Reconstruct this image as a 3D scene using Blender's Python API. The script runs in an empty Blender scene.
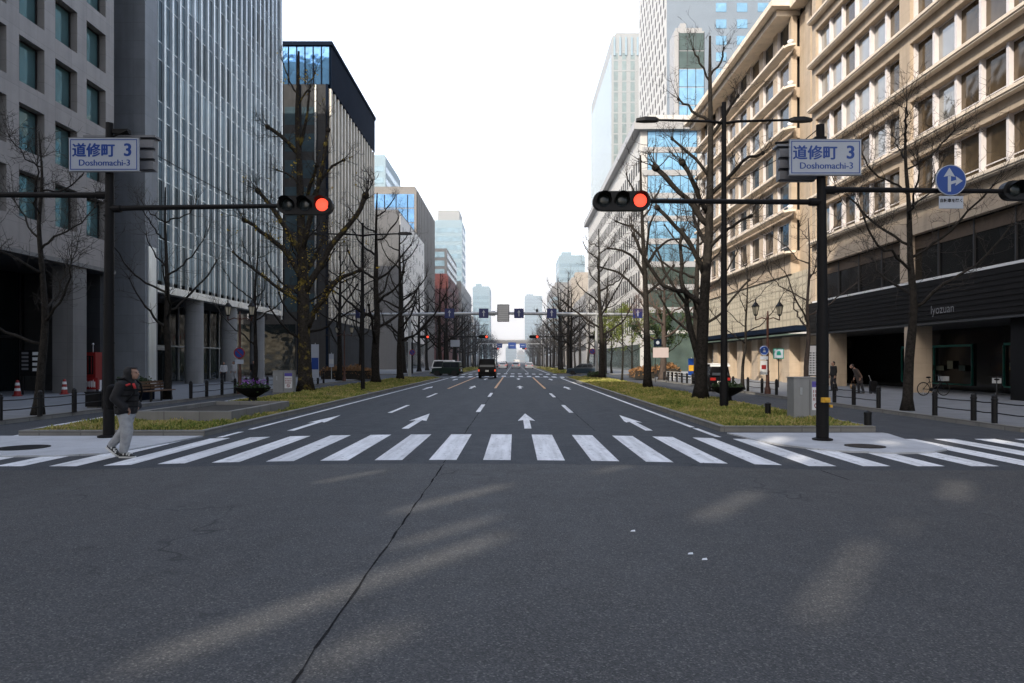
import bpy, bmesh, math, random
from math import radians as R, sin, cos, pi, atan2, sqrt
from mathutils import Vector, Matrix

S = bpy.context.scene
COL = S.collection

# ---------------------------------------------------------------- mesh builder
class MB:
    def __init__(s):
        s.v = []; s.f = []; s.m = []
        s.mi = 0
    def add(s, vs, fs):
        o = len(s.v); s.v.extend(vs)
        for f in fs:
            s.f.append(tuple(i + o for i in f)); s.m.append(s.mi)
    def box(s, x0, x1, y0, y1, z0, z1):
        s.add([(x0,y0,z0),(x1,y0,z0),(x1,y1,z0),(x0,y1,z0),(x0,y0,z1),(x1,y0,z1),(x1,y1,z1),(x0,y1,z1)],
              [(0,3,2,1),(4,5,6,7),(0,1,5,4),(1,2,6,5),(2,3,7,6),(3,0,4,7)])
        return s
    def quad(s, a, b, c, d):
        s.add([a,b,c,d],[(0,1,2,3)]); return s
    def obox(s, c, ux, uy, uz):
        c=Vector(c);ux=Vector(ux);uy=Vector(uy);uz=Vector(uz)
        p=[c+a*ux+b*uy+d*uz for d in(-1,1) for b in(-1,1) for a in(-1,1)]
        s.add([tuple(q) for q in p],[(0,2,3,1),(4,5,7,6),(0,1,5,4),(1,3,7,5),(3,2,6,7),(2,0,4,6)]); return s
    def tube(s, pts, rad, n=8, cap=True):
        pts=[Vector(p) for p in pts]
        if not isinstance(rad,(list,tuple)): rad=[rad]*len(pts)
        rings=[]; up=None
        for i,p in enumerate(pts):
            if i==0: t=pts[1]-pts[0]
            elif i==len(pts)-1: t=pts[-1]-pts[-2]
            else: t=(pts[i+1]-pts[i]).normalized()+(pts[i]-pts[i-1]).normalized()
            if t.length<1e-9: t=Vector((0,0,1))
            t.normalize()
            if up is None:
                up=Vector((1,0,0)) if abs(t.x)<.8 else Vector((0,1,0))
            a=(up-t*up.dot(t))
            if a.length<1e-6: a=Vector((0,1,0))-t*t.y
            a.normalize(); up=a
            b=t.cross(a)
            rings.append([tuple(p+(a*cos(2*pi*k/n)+b*sin(2*pi*k/n))*rad[i]) for k in range(n)])
        vs=[v for r in rings for v in r]; fs=[]
        for i in range(len(pts)-1):
            for k in range(n):
                k2=(k+1)%n
                fs.append((i*n+k,i*n+k2,(i+1)*n+k2,(i+1)*n+k))
        if cap:
            fs.append(tuple(range(n-1,-1,-1))); fs.append(tuple((len(pts)-1)*n+k for k in range(n)))
        s.add(vs,fs); return s
    def lathe(s, prof, c=(0,0,0), n=16, axis='z'):
        vs=[];fs=[]
        for (r,z) in prof:
            for k in range(n):
                a=2*pi*k/n
                if axis=='z': q=(c[0]+r*cos(a),c[1]+r*sin(a),c[2]+z)
                elif axis=='y': q=(c[0]+r*cos(a),c[1]+z,c[2]+r*sin(a))
                else: q=(c[0]+z,c[1]+r*cos(a),c[2]+r*sin(a))
                vs.append(q)
        for i in range(len(prof)-1):
            for k in range(n):
                k2=(k+1)%n; fs.append((i*n+k,i*n+k2,(i+1)*n+k2,(i+1)*n+k))
        fs.append(tuple(range(n-1,-1,-1))); fs.append(tuple((len(prof)-1)*n+k for k in range(n)))
        s.add(vs,fs); return s
    def disc(s, c, r, n=24, ny=-1):      # faces -Y (or +Y)
        vs=[(c[0]+r*cos(2*pi*k/n),c[1],c[2]+r*sin(2*pi*k/n)) for k in range(n)]
        s.add(vs,[tuple(range(n))] if ny<0 else [tuple(range(n-1,-1,-1))]); return s
    def ring(s, c, r0, r1, n=28):        # flat ring facing -Y
        vs=[(c[0]+r*cos(2*pi*k/n),c[1],c[2]+r*sin(2*pi*k/n)) for r in (r0,r1) for k in range(n)]
        s.add(vs,[(k,(k+1)%n,n+(k+1)%n,n+k) for k in range(n)]); return s
    def poly(s, pts):
        s.add([tuple(p) for p in pts],[tuple(range(len(pts)))]); return s
    def prism_x(s, yz, x0, x1, hw=None):
        n=len(yz)
        if hw is None:
            vs=[(x0,y,z) for y,z in yz]+[(x1,y,z) for y,z in yz]
        else:
            vs=[(-hw(z),y,z) for y,z in yz]+[(hw(z),y,z) for y,z in yz]
        fs=[tuple(range(n-1,-1,-1)),tuple(range(n,2*n))]+[(i,(i+1)%n,n+(i+1)%n,n+i) for i in range(n)]
        s.add(vs,fs); return s
    def prism_z(s, xy, z0, z1):
        n=len(xy)
        vs=[(x,y,z0) for x,y in xy]+[(x,y,z1) for x,y in xy]
        s.add(vs,[tuple(range(n-1,-1,-1)),tuple(range(n,2*n))]+[(i,(i+1)%n,n+(i+1)%n,n+i) for i in range(n)]); return s
    def mesh(s, name, mats, off=(0,0,0), smooth=False):
        me=bpy.data.meshes.new(name)
        ox,oy,oz=off
        me.from_pydata([(x-ox,y-oy,z-oz) for x,y,z in s.v],[],s.f)
        if not isinstance(mats,(list,tuple)): mats=[mats]
        for m in mats: me.materials.append(m)
        if len(mats)>1: me.polygons.foreach_set('material_index',s.m)
        if smooth: me.polygons.foreach_set('use_smooth',[True]*len(s.f))
        me.update(); return me
    def build(s, name, mats, parent=None, world=False, smooth=False, label=None, kind=None, fix=False, sharp=None):
        off=(0,0,0)
        if world and parent is not None:
            off=tuple(parent.location)
            if parent.parent is not None:
                off=tuple(a+b for a,b in zip(off,parent.parent.location))
        me=s.mesh(name,mats,off,smooth)
        if fix:
            bm=bmesh.new(); bm.from_mesh(me); bmesh.ops.recalc_face_normals(bm,faces=bm.faces); bm.to_mesh(me); bm.free()
        if sharp: me.set_sharp_from_angle(angle=R(sharp))
        o=bpy.data.objects.new(name,me); COL.objects.link(o)
        if parent is not None: o.parent=parent
        if label: o['label']=label
        if kind: o['kind']=kind
        return o

def thing(name, label, cat, loc=(0,0,0), rz=0, group=None):
    o=bpy.data.objects.new(name,None); COL.objects.link(o)
    o.empty_display_size=.3
    o.location=loc; o.rotation_euler=(0,0,rz); o['label']=label; o['category']=cat
    if group: o['group']=group
    return o
def tag(o,label,cat,group=None):
    o['label']=label; o['category']=cat
    if group: o['group']=group
    return o
def part(name, mesh, parent, loc=None):
    o=bpy.data.objects.new(name,mesh); COL.objects.link(o); o.parent=parent
    if loc is not None: o.location=loc
    return o
def copy_tree(o,parent=None):
    c=o.copy(); COL.objects.link(c); c.parent=parent
    for ch in list(o.children): copy_tree(ch,c)
    return c
def dup(o, label, loc, rz=None, group=None, scale=None):
    c=copy_tree(o); c['label']=label; c.location=loc
    if rz is not None: c.rotation_euler=(0,0,rz)
    if group: c['group']=group
    if scale: c.scale=scale
    return c
def struct(name, mb, mat, **k):
    o=mb.build(name,mat,**k); o['kind']='structure'; return o

def text_mb(body, size, cx, y, cz, mb, squash=1.0, depth=0.0, bold=0.0):
    """flat lettering facing -Y, centred on (cx, cz)"""
    cu=bpy.data.curves.new('lettering','FONT'); cu.body=body; cu.size=size
    cu.align_x='CENTER'; cu.resolution_u=3; cu.offset=bold
    ob=bpy.data.objects.new('lettering',cu); COL.objects.link(ob)
    dg=bpy.context.evaluated_depsgraph_get(); dg.update()
    me=bpy.data.meshes.new_from_object(ob.evaluated_get(dg))
    vs=[v.co.copy() for v in me.vertices]; fs=[tuple(p.vertices) for p in me.polygons]
    bpy.data.objects.remove(ob); bpy.data.curves.remove(cu); bpy.data.meshes.remove(me)
    if not vs: return
    x0=min(v.x for v in vs);x1=max(v.x for v in vs);y0=min(v.y for v in vs);y1=max(v.y for v in vs)
    mb.add([(cx+(v.x-(x0+x1)/2)*squash,y,cz+v.y-(y0+y1)/2) for v in vs],fs)

# ---------------------------------------------------------------- materials
def nt(name):
    m=bpy.data.materials.new(name); m.use_nodes=True
    t=m.node_tree; b=t.nodes['Principled BSDF']; return m,t,b
def N(t,typ,**k):
    n=t.nodes.new(typ)
    for a,v in k.items(): setattr(n,a,v)
    return n
def noise(t,vec,scale,detail=4,rough=.55):
    n=N(t,'ShaderNodeTexNoise'); n.inputs['Scale'].default_value=scale; n.inputs['Detail'].default_value=detail
    n.inputs['Roughness'].default_value=rough
    t.links.new(vec,n.inputs['Vector']); return n.outputs['Fac']
def ramp(t,fac,stops):
    r=N(t,'ShaderNodeValToRGB'); e=r.color_ramp.elements
    while len(e)<len(stops): e.new(.5)
    for i,(p,c) in enumerate(stops):
        e[i].position=p; e[i].color=(*c,1) if len(c)==3 else c
    t.links.new(fac,r.inputs['Fac']); return r.outputs['Color']
def mixc(t,fac,a,b,mode='MIX'):
    n=N(t,'ShaderNodeMix',data_type='RGBA',blend_type=mode)
    for sock,val in ((n.inputs[0],fac),(n.inputs[6],a),(n.inputs[7],b)):
        if isinstance(val,(int,float)): sock.default_value=val
        elif isinstance(val,(tuple,list)): sock.default_value=(*val,1)
        else: t.links.new(val,sock)
    return n.outputs[2]
def bump(t,b,h,strength=.3,dist=.02):
    n=N(t,'ShaderNodeBump'); n.inputs['Strength'].default_value=strength; n.inputs['Distance'].default_value=dist
    t.links.new(h,n.inputs['Height']); t.links.new(n.outputs['Normal'],b.inputs['Normal'])
def ocoord(t): return N(t,'ShaderNodeTexCoord').outputs['Object']
def mul(c,k): return tuple(min(1,x*k) for x in c)

def mat(name,col,rough=.6,var=.18,scale=3,metal=0,spec=.5,bmp=0,fine=40,dirt=0,coat=0):
    m,t,b=nt(name); v=ocoord(t)
    f=noise(t,v,scale); c=ramp(t,f,[(.3,mul(col,1-var)),(.7,mul(col,1+var))])
    f2=noise(t,v,fine,2)
    c=mixc(t,.35,c,ramp(t,f2,[(.35,mul(col,1-var)),(.65,mul(col,1+var))]))
    if dirt:
        s=N(t,'ShaderNodeMapping'); s.inputs['Scale'].default_value=(1.5,1.5,.12); t.links.new(v,s.inputs['Vector'])
        f3=noise(t,s.outputs['Vector'],2.2,5); c=mixc(t,ramp(t,f3,[(.45,(0,0,0)),(.75,(dirt,)*3)]),c,mul(col,.4))
    t.links.new(c,b.inputs['Base Color'])
    b.inputs['Roughness'].default_value=rough; b.inputs['Metallic'].default_value=metal
    b.inputs['Specular IOR Level'].default_value=spec
    if coat: b.inputs['Coat Weight'].default_value=coat
    if bmp: bump(t,b,f2,bmp,.01)
    return m

def stone(name,col,bw,bh,joint=.012,jcol=.5,var=.14,rough=.7,spec=.4,offset=0.0,dirt=.35,flat=False):
    """cut stone cladding: joints from a brick texture on (x+y, z)"""
    m,t,b=nt(name); v=ocoord(t)
    sp=N(t,'ShaderNodeSeparateXYZ'); t.links.new(v,sp.inputs[0])
    ad=N(t,'ShaderNodeMath',operation='ADD'); t.links.new(sp.outputs[0],ad.inputs[0]); t.links.new(sp.outputs[1],ad.inputs[1])
    cb=N(t,'ShaderNodeCombineXYZ'); t.links.new(sp.outputs[0] if flat else ad.outputs[0],cb.inputs[0]); t.links.new(sp.outputs[1 if flat else 2],cb.inputs[1])
    br=N(t,'ShaderNodeTexBrick'); br.offset=offset; br.inputs['Scale'].default_value=1
    br.inputs['Brick Width'].default_value=bw; br.inputs['Row Height'].default_value=bh
    br.inputs['Mortar Size'].default_value=joint; br.inputs['Mortar Smooth'].default_value=.3
    br.inputs['Color1'].default_value=(*mul(col,1-var),1); br.inputs['Color2'].default_value=(*mul(col,1+var),1)
    br.inputs['Mortar'].default_value=(*mul(col,jcol),1)
    t.links.new(cb.outputs[0],br.inputs['Vector'])
    f=noise(t,v,1.3,5); c=mixc(t,.35,br.outputs['Color'],ramp(t,f,[(.3,mul(col,.7)),(.7,mul(col,1.25))]))
    f2=noise(t,v,60,3); c=mixc(t,.25,c,ramp(t,f2,[(.35,mul(col,.7)),(.65,mul(col,1.3))]))
    if dirt:
        s=N(t,'ShaderNodeMapping'); s.inputs['Scale'].default_value=(1.2,1.2,.1); t.links.new(v,s.inputs['Vector'])
        f3=noise(t,s.outputs['Vector'],1.6,5); c=mixc(t,ramp(t,f3,[(.45,(0,0,0)),(.8,(dirt,)*3)]),c,mul(col,.35))
    t.links.new(c,b.inputs['Base Color']); b.inputs['Roughness'].default_value=rough
    b.inputs['Specular IOR Level'].default_value=spec
    return m

def glass(name,col,metal=.45,rough=.06,wob=.012,var=.25,scale=.4):
    """coated window glass: mirrors its surroundings with slight ripples"""
    m,t,b=nt(name); v=ocoord(t)
    f=noise(t,v,scale,3); t.links.new(ramp(t,f,[(.3,mul(col,1-var)),(.7,mul(col,1+var))]),b.inputs['Base Color'])
    b.inputs['Roughness'].default_value=rough; b.inputs['Metallic'].default_value=metal
    f2=noise(t,v,.9,1); bump(t,b,f2,wob*8,.25)
    return m

def asphalt(name,base,warm,grain=.5):
    m,t,b=nt(name); v=ocoord(t)
    big=noise(t,v,.25,4); mid=noise(t,v,2.3,5,.6)
    mp=N(t,'ShaderNodeMapping'); mp.inputs['Scale'].default_value=(1.6,.06,1); t.links.new(v,mp.inputs['Vector'])
    trk=noise(t,mp.outputs['Vector'],.9,3)
    vor=N(t,'ShaderNodeTexVoronoi'); vor.inputs['Scale'].default_value=95; t.links.new(v,vor.inputs['Vector'])
    agg=N(t,'ShaderNodeSeparateColor'); t.links.new(vor.outputs['Color'],agg.inputs[0])
    c=ramp(t,big,[(.3,mul(base,.66)),(.7,mul(warm,1.3))])
    c=mixc(t,.4,c,ramp(t,mid,[(.3,mul(base,.65)),(.72,mul(warm,1.35))]))
    c=mixc(t,.35,c,ramp(t,trk,[(.35,mul(base,.7)),(.65,mul(base,1.3))]))
    c=mixc(t,grain,c,ramp(t,agg.outputs[0],[(0,mul(base,.25)),(.55,base),(.88,mul(warm,1.6)),(1,mul(warm,3.4))]))
    # dark pits, small stains
    st=noise(t,v,.9,6,.7); c=mixc(t,ramp(t,st,[(.62,(0,0,0)),(.72,(.45,.45,.45))]),c,mul(base,.45))
    # hairline cracks and a few darker patch repairs
    wv=N(t,'ShaderNodeVectorMath',operation='ADD'); t.links.new(v,wv.inputs[0]); wn=N(t,'ShaderNodeTexNoise'); wn.inputs['Scale'].default_value=1.3; t.links.new(v,wn.inputs['Vector']); t.links.new(wn.outputs['Color'],wv.inputs[1])
    cv=N(t,'ShaderNodeTexVoronoi',feature='DISTANCE_TO_EDGE'); cv.inputs['Scale'].default_value=.28; t.links.new(wv.outputs[0],cv.inputs['Vector'])
    msk=noise(t,v,.35,3); mk=N(t,'ShaderNodeMath',operation='MULTIPLY'); t.links.new(ramp(t,cv.outputs['Distance'],[(.0,(.8,)*3),(.006,(0,0,0))]),mk.inputs[0]); t.links.new(ramp(t,msk,[(.48,(0,0,0)),(.58,(1,1,1))]),mk.inputs[1])
    c=mixc(t,mk.outputs[0],c,mul(base,.25))
    ol=noise(t,v,3.1,2,.4); om=noise(t,v,.5,2); ok_=N(t,'ShaderNodeMath',operation='MULTIPLY'); t.links.new(ramp(t,ol,[(.66,(0,0,0)),(.76,(.55,)*3)]),ok_.inputs[0]); t.links.new(ramp(t,om,[(.5,(0,0,0)),(.6,(1,1,1))]),ok_.inputs[1])
    c=mixc(t,ok_.outputs[0],c,mul(base,.3))
    t.links.new(c,b.inputs['Base Color'])
    rr=ramp(t,mid,[(.3,(.72,)*3),(.7,(.9,)*3)]); t.links.new(rr,b.inputs['Roughness'])
    b.inputs['Specular IOR Level'].default_value=.35
    bump(t,b,vor.outputs['Distance'],.6,.006)
    return m

def paint(name,col,wear=.55,dirty=.35):
    m,t,b=nt(name); v=ocoord(t)
    f=noise(t,v,7,6,.75); g=noise(t,v,.7,4)
    mp=N(t,'ShaderNodeMapping'); mp.inputs['Scale'].default_value=(5,.35,1); t.links.new(v,mp.inputs['Vector'])
    h=noise(t,mp.outputs['Vector'],1.5,4,.6)
    fine=noise(t,v,70,3,.7)
    c=ramp(t,g,[(.3,mul(col,.82)),(.7,col)])
    c=mixc(t,ramp(t,h,[(.4,(0,0,0)),(.75,(dirty,)*3)]),c,(.2,.2,.2))
    c=mixc(t,ramp(t,fine,[(.55,(0,0,0)),(.75,(.35,.35,.35))]),c,(.25,.25,.26))
    c=mixc(t,ramp(t,f,[(wear,(0,0,0)),(wear+.1,(.85,)*3)]),c,(.07,.07,.072))
    t.links.new(c,b.inputs['Base Color']); b.inputs['Roughness'].default_value=.75
    b.inputs['Specular IOR Level'].default_value=.3
    return m

def island(name,stops,rough=.8,trans=0,scale=.5):
    m,t,b=nt(name)
    g=N(t,'ShaderNodeNewGeometry'); v=ocoord(t); f=noise(t,v,scale,3)
    ad=N(t,'ShaderNodeMath',operation='MULTIPLY_ADD'); t.links.new(g.outputs['Random Per Island'],ad.inputs[0])
    ad.inputs[1].default_value=.45
    t.links.new(f,ad.inputs[2])
    sb=N(t,'ShaderNodeMath',operation='SUBTRACT'); t.links.new(ad.outputs[0],sb.inputs[0]); sb.inputs[1].default_value=.22
    t.links.new(ramp(t,sb.outputs[0],stops),b.inputs['Base Color']); b.inputs['Roughness'].default_value=rough
    b.inputs['Specular IOR Level'].default_value=.25
    return m

def emit(name,col,e):
    m,t,b=nt(name); b.inputs['Base Color'].default_value=(*mul(col,.6),1)
    b.inputs['Emission Color'].default_value=(*col,1); b.inputs['Emission Strength'].default_value=e
    return m

m_inter=asphalt('intersection_asphalt',(.058,.060,.063),(.074,.071,.067),.5)
m_road=asphalt('carriageway_asphalt',(.036,.041,.048),(.043,.046,.051),.45)
m_slow=asphalt('slow_lane_asphalt',(.045,.050,.058),(.055,.058,.064),.4)
m_seam=mat('seam_tar',(.024,.024,.025),1.0,.5,9,spec=0.0)
m_white=paint('road_paint_white',(.90,.91,.93),.575,.45)
m_white2=paint('road_paint_worn',(.80,.81,.83),.57,.42)
m_orange=paint('road_paint_orange',(.72,.42,.20),.58,.4)
m_apron=stone('apron_concrete',(.46,.475,.50),1.4,1.4,.012,.6,.05,.85,.2,0,.25,flat=True)
m_kerb=stone('kerb_stone',(.23,.225,.21),1.0,3,.02,.4,.15,.8,.3)
m_pave=stone('pavement_slabs',(.20,.21,.225),.6,.3,.008,.55,.14,.75,.3,.5,.25,flat=True)
m_ground=mat('far_ground',(.16,.16,.165),.9,.2,.2)
m_soil=mat('soil',(.10,.085,.045),.95,.4,2.5,bmp=.5)
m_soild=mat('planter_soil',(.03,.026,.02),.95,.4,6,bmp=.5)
m_grass=island('ground_cover_leaves',[(0,(.035,.05,.012)),(.28,(.11,.16,.03)),(.45,(.24,.26,.06)),(.66,(.42,.36,.12)),(.86,(.56,.42,.22)),(1,(.2,.14,.08))],.8,scale=.55)
m_bark=mat('ginkgo_bark',(.026,.023,.020),.9,.75,9,bmp=1.0,fine=26,dirt=.4,spec=.15)
m_barky=mat('yellow_lit_bark',(.036,.031,.026),.9,.75,9,bmp=1.0,fine=26,dirt=.4,spec=.15)
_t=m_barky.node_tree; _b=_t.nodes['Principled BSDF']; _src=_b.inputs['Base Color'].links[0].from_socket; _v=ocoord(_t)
_t.links.new(mixc(_t,ramp(_t,noise(_t,_v,2.6,5,.65),[(.54,(0,0,0)),(.64,(.8,)*3)]),_src,(.20,.15,.035)),_b.inputs['Base Color'])  # yellow patches paint warm light on the limbs into the bark
m_bark2=mat('pale_bark',(.07,.052,.043),.9,.35,6,bmp=.6,fine=30)
m_twig=mat('twig_bark',(.034,.028,.023),.9,.3,6)
m_twig2=mat('reddish_twig_bark',(.16,.095,.075),.9,.3,6)
m_leafy=island('yellow_leaves',[(0,(.30,.25,.03)),(.5,(.50,.36,.05)),(1,(.30,.17,.05))],.7)
m_leafg=island('green_leaves',[(0,(.05,.09,.02)),(.5,(.13,.17,.035)),(1,(.26,.26,.06))],.7)
m_leafd=island('dark_leaves',[(0,(.015,.03,.012)),(.5,(.03,.055,.018)),(1,(.05,.08,.03))],.6)
m_leafo=island('rust_leaves',[(0,(.15,.08,.04)),(.5,(.27,.14,.06)),(1,(.22,.15,.08))],.8)
m_flower=island('purple_petals',[(0,(.12,.03,.2)),(.5,(.25,.08,.4)),(1,(.45,.3,.6))],.6)
m_pole=mat('dark_brown_paint',(.007,.0065,.007),.6,.25,4,spec=.2,dirt=.2)
m_black=mat('black_metal',(.008,.008,.009),.5,.25,6,spec=.3)
m_blackm=mat('black_matte',(.006,.006,.007),.8,.2,6,spec=.2)
m_steel=mat('galvanised_steel',(.42,.44,.46),.45,.15,6,metal=.3,dirt=.3)
m_greybox=mat('grey_cabinet_paint',(.27,.275,.275),.5,.08,3,dirt=.3)
m_signback=mat('sign_back_aluminium',(.20,.205,.22),.45,.12,4,metal=.2,dirt=.25)
m_signw=mat('sign_white',(.40,.44,.51),.35,.05,2)
m_signblue=mat('sign_blue',(.008,.05,.26),.35,.08,3)
m_navy=mat('sign_navy',(.008,.018,.12),.35,.08,3)
m_red=mat('red_paint',(.25,.012,.012),.4,.12,4)
m_yel=mat('yellow_paint',(.65,.36,.03),.45,.1,4)
m_wht=mat('white_paint',(.74,.75,.76),.45,.06,3,dirt=.15)
m_offw=mat('off_white_panel',(.55,.56,.56),.5,.08,3)
m_purple=mat('poster_purple',(.10,.08,.38),.5,.05,4)
m_green=mat('teal_green_paint',(.01,.20,.16),.45,.1,4)
m_pink=mat('pale_pink_panel',(.50,.42,.41),.5,.06,3)
m_wood=mat('bench_wood',(.11,.06,.032),.6,.3,9)
m_rust=mat('rusty_brown_paint',(.085,.035,.024),.55,.35,7)
m_lant=mat('lantern_glass',(.55,.50,.38),.35,.1,6)
m_lens_red=emit('lit_red_lens',(1,.085,.045),1.7)
m_lens_off=mat('dark_lens',(.015,.02,.02),.2,.2,5)
m_lens_far=emit('far_red_lens',(1,.09,.05),1.6)
SKY_SAT=.75; SKY_VAL=2.25; SKY_BACK=.62; SKY_FWD=2.8; FOG=.0013
# ---------------------------------------------------------------- materials for buildings
m_b1=stone('warm_grey_granite',(.30,.272,.255),1.275,.92,.012,.45,.10,.55,.45)
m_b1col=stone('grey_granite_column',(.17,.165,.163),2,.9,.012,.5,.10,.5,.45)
m_pillar=stone('dark_slate_pillar',(.20,.215,.235),1.6,1.15,.014,.5,.10,.5,.4)
m_teal=glass('teal_window',(.10,.19,.20),.35)
m_dark=mat('dark_reveal',(.012,.012,.013),.9,.2,3)
m_darkglass=glass('dark_lobby_glass',(.016,.022,.025),.2,.06)
m_frame=mat('dark_window_frame',(.02,.02,.022),.6,.15,5)
m_fin=mat('aluminium_fin',(.86,.89,.91),.30,.12,.6,metal=.75,dirt=.3)
m_cw=glass('curtain_wall_glass',(.10,.155,.19),.5,.05,.02)
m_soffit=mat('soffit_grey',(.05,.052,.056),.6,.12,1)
m_band2=glass('dark_band_glass',(.010,.011,.012),.0,.12,.004)
m_band2.node_tree.nodes['Principled BSDF'].inputs['Specular IOR Level'].default_value=.18
m_cwl=glass('curtain_wall_pale_reflection',(.30,.38,.42),.5,.15,.02)  # pale panes painting bright reflection streaks into the glazing
m_cwd=glass('curtain_wall_dark',(.03,.06,.075),.5,.05,.02)
m_whitest=mat('bright_white_cladding',(.88,.88,.88),.6,.04,.4,dirt=.08)
m_blind=mat('brown_blind',(.075,.052,.035),.8,.2,3)
m_round=stone('round_column_stone',(.27,.275,.28),1.1,.9,.012,.5,.08,.55,.4)
m_b3=stone('charcoal_stone',(.050,.052,.056),1.8,.9,.012,.5,.15,.7,.12)
m_b3dark=mat('roof_navy_panel',(.008,.014,.028),.8,.15,.5,spec=.04)
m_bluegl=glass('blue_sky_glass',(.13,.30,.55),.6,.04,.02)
m_finb=mat('beige_fin',(.80,.73,.62),.5,.12,.8,dirt=.3)
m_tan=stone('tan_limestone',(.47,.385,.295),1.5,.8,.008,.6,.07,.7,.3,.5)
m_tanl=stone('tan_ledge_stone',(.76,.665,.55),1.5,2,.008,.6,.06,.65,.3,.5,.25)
m_whitefr=mat('white_window_mullion',(.66,.63,.64),.4,.08,3,dirt=.2)
m_offgl=glass('office_window_glass',(.34,.335,.32),.42,.05,.012,.3,.25)
m_offgl2=glass('amber_blind_window',(.085,.062,.038),.3,.08,.012,.4,.9)
m_band=stone('dark_fascia_tile',(.015,.0145,.015),.45,.3,.02,.5,.25,.7,.1,0,.2)
m_lat=stone('pale_lattice_panel',(.50,.45,.35),.75,.62,.09,.42,.08,.5,.4,0,.1)
m_white_b=mat('white_cladding',(.52,.515,.50),.6,.06,.4,dirt=.12)
m_whiteg=mat('pale_grey_cladding',(.36,.365,.375),.6,.07,.4,dirt=.12)
m_bluegrey=mat('blue_grey_shaded_end',(.20,.25,.31),.5,.08,.3)
m_grey_b=mat('mid_grey_cladding',(.12,.125,.135),.65,.08,.4,dirt=.2)
m_greige=mat('greige_cladding',(.20,.19,.18),.6,.1,.4,dirt=.2)
m_brick=stone('red_brick_tile',(.17,.04,.03),.9,.3,.03,.7,.12,.75,.3,.5,.15)
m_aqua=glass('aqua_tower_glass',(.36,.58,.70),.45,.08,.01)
m_haze=mat('hazy_blue_cladding',(.28,.40,.48),.7,.04,.1)  # distance haze is mixed into these far-tower colours
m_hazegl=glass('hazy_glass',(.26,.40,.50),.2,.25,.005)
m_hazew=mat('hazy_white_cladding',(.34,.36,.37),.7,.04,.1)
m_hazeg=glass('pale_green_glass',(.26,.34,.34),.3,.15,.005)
m_beigeb=mat('beige_cladding',(.42,.38,.33),.65,.08,.4,dirt=.15)
m_greengl=glass('greenish_shopfront_glass',(.09,.13,.115),.4,.05)
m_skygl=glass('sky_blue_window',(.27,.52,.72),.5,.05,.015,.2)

# ---------------------------------------------------------------- ground, road, strips
XC=-1.1
def zr(x): return -.11*min(1,((x-XC)/6.3)**2)
XS=[-45,-31,-7.8,-7.0,-6,-5,-4,-3,-2,XC,0,1,2,3,4,5,5.6,30,45]
def road_sheet(name,xs,y0,y1,mat_,dz=0):
    mb=MB(); vs=[];fs=[]
    for x in xs: vs+= [(x,y0,zr(x)+dz),(x,y1,zr(x)+dz)]
    for i in range(len(xs)-1): fs.append((2*i,2*i+2,2*i+3,2*i+1))
    mb.add(vs,fs); return struct(name,mb,mat_)
g=MB(); g.quad((-3000,-3000,-.16),(3000,-3000,-.16),(3000,3000,-.16),(-3000,3000,-.16)); struct('ground',g,m_ground)
road_sheet('intersection',XS,-30,11.45,m_inter)
road_sheet('carriageway',[x for x in XS if -8<x<6],11.45,900,m_road)
road_sheet('carriageway',[-45,-31,-7.8],11.45,900,m_slow)
road_sheet('carriageway',[5.6,30,45],11.45,900,m_slow)

def strip(mb,x0,x1,y0,y1,dz,nx=2):
    """flat marking on the cambered road"""
    xs=[x0+(x1-x0)*i/nx for i in range(nx+1)]
    vs=[]
    for x in xs: vs+=[(x,y0,zr(x)+dz),(x,y1,zr(x)+dz)]
    mb.add(vs,[(2*i,2*i+2,2*i+3,2*i+1) for i in range(nx)])
# seams between the paving passes
rs=random.Random(5)
for sx,ya,yb in ((-1.19,1.0,11.4),(5.1,5.5,11.4),(-1.2,11.5,40),(2.0,17,60)):
    mb=MB(); y=ya; pts=[]
    while y<yb:
        pts.append((sx+rs.uniform(-.009,.009)+(.04*(11.4-y) if sx==5.1 else 0),y)); y+=.28
    for (xa,y0),(xb,y1) in zip(pts,pts[1:]):
        w=(.0085 if y0<11.4 else .008)*(1+rs.uniform(-.45,.5))
        mb.quad((xa-w,y0,zr(xa)+.003),(xa+w,y0,zr(xa)+.003),(xb+w,y1,zr(xb)+.003),(xb-w,y1,zr(xb)+.003))
    struct('road_seam',mb,m_seam)
# zebra crossing
for k in range(-13,15):
    x0=-.553+.9425*k
    mb=MB(); strip(mb,x0,x0+.478,11.85,16.0,.004)
    struct('crosswalk_stripe',mb,m_white2 if k in(-2,-6,-4,6) else m_white)
# far zebra crossing and one beyond
for yy in (75,):
    for k in range(-7,7):
        mb=MB(); strip(mb,-.553+.9425*k,-.08+.9425*k,yy,yy+4,.004); struct('crosswalk_stripe',mb,m_white)
mb=MB(); strip(mb,-7,5,73.0,73.4,.004,8); struct('stop_line',mb,m_white)
for k in range(-7,7):
    mb=MB(); strip(mb,-.553+.9425*k,-.08+.9425*k,90,93.5,.004); struct('crosswalk_stripe',mb,m_white)
# edge lines
for xa,segs in ((-7.02,((16.2,17.5),(18.1,72))),(4.86,((16.3,18.4),(18.7,72)))):
    for ya,yb in segs:
        mb=MB(); strip(mb,xa-.075,xa+.075,ya,yb,.004); struct('edge_line',mb,m_white)
for xa in(-7.02,4.86):
    mb=MB(); strip(mb,xa-.075,xa+.075,95,400,.004); struct('edge_line',mb,m_white)
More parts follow.
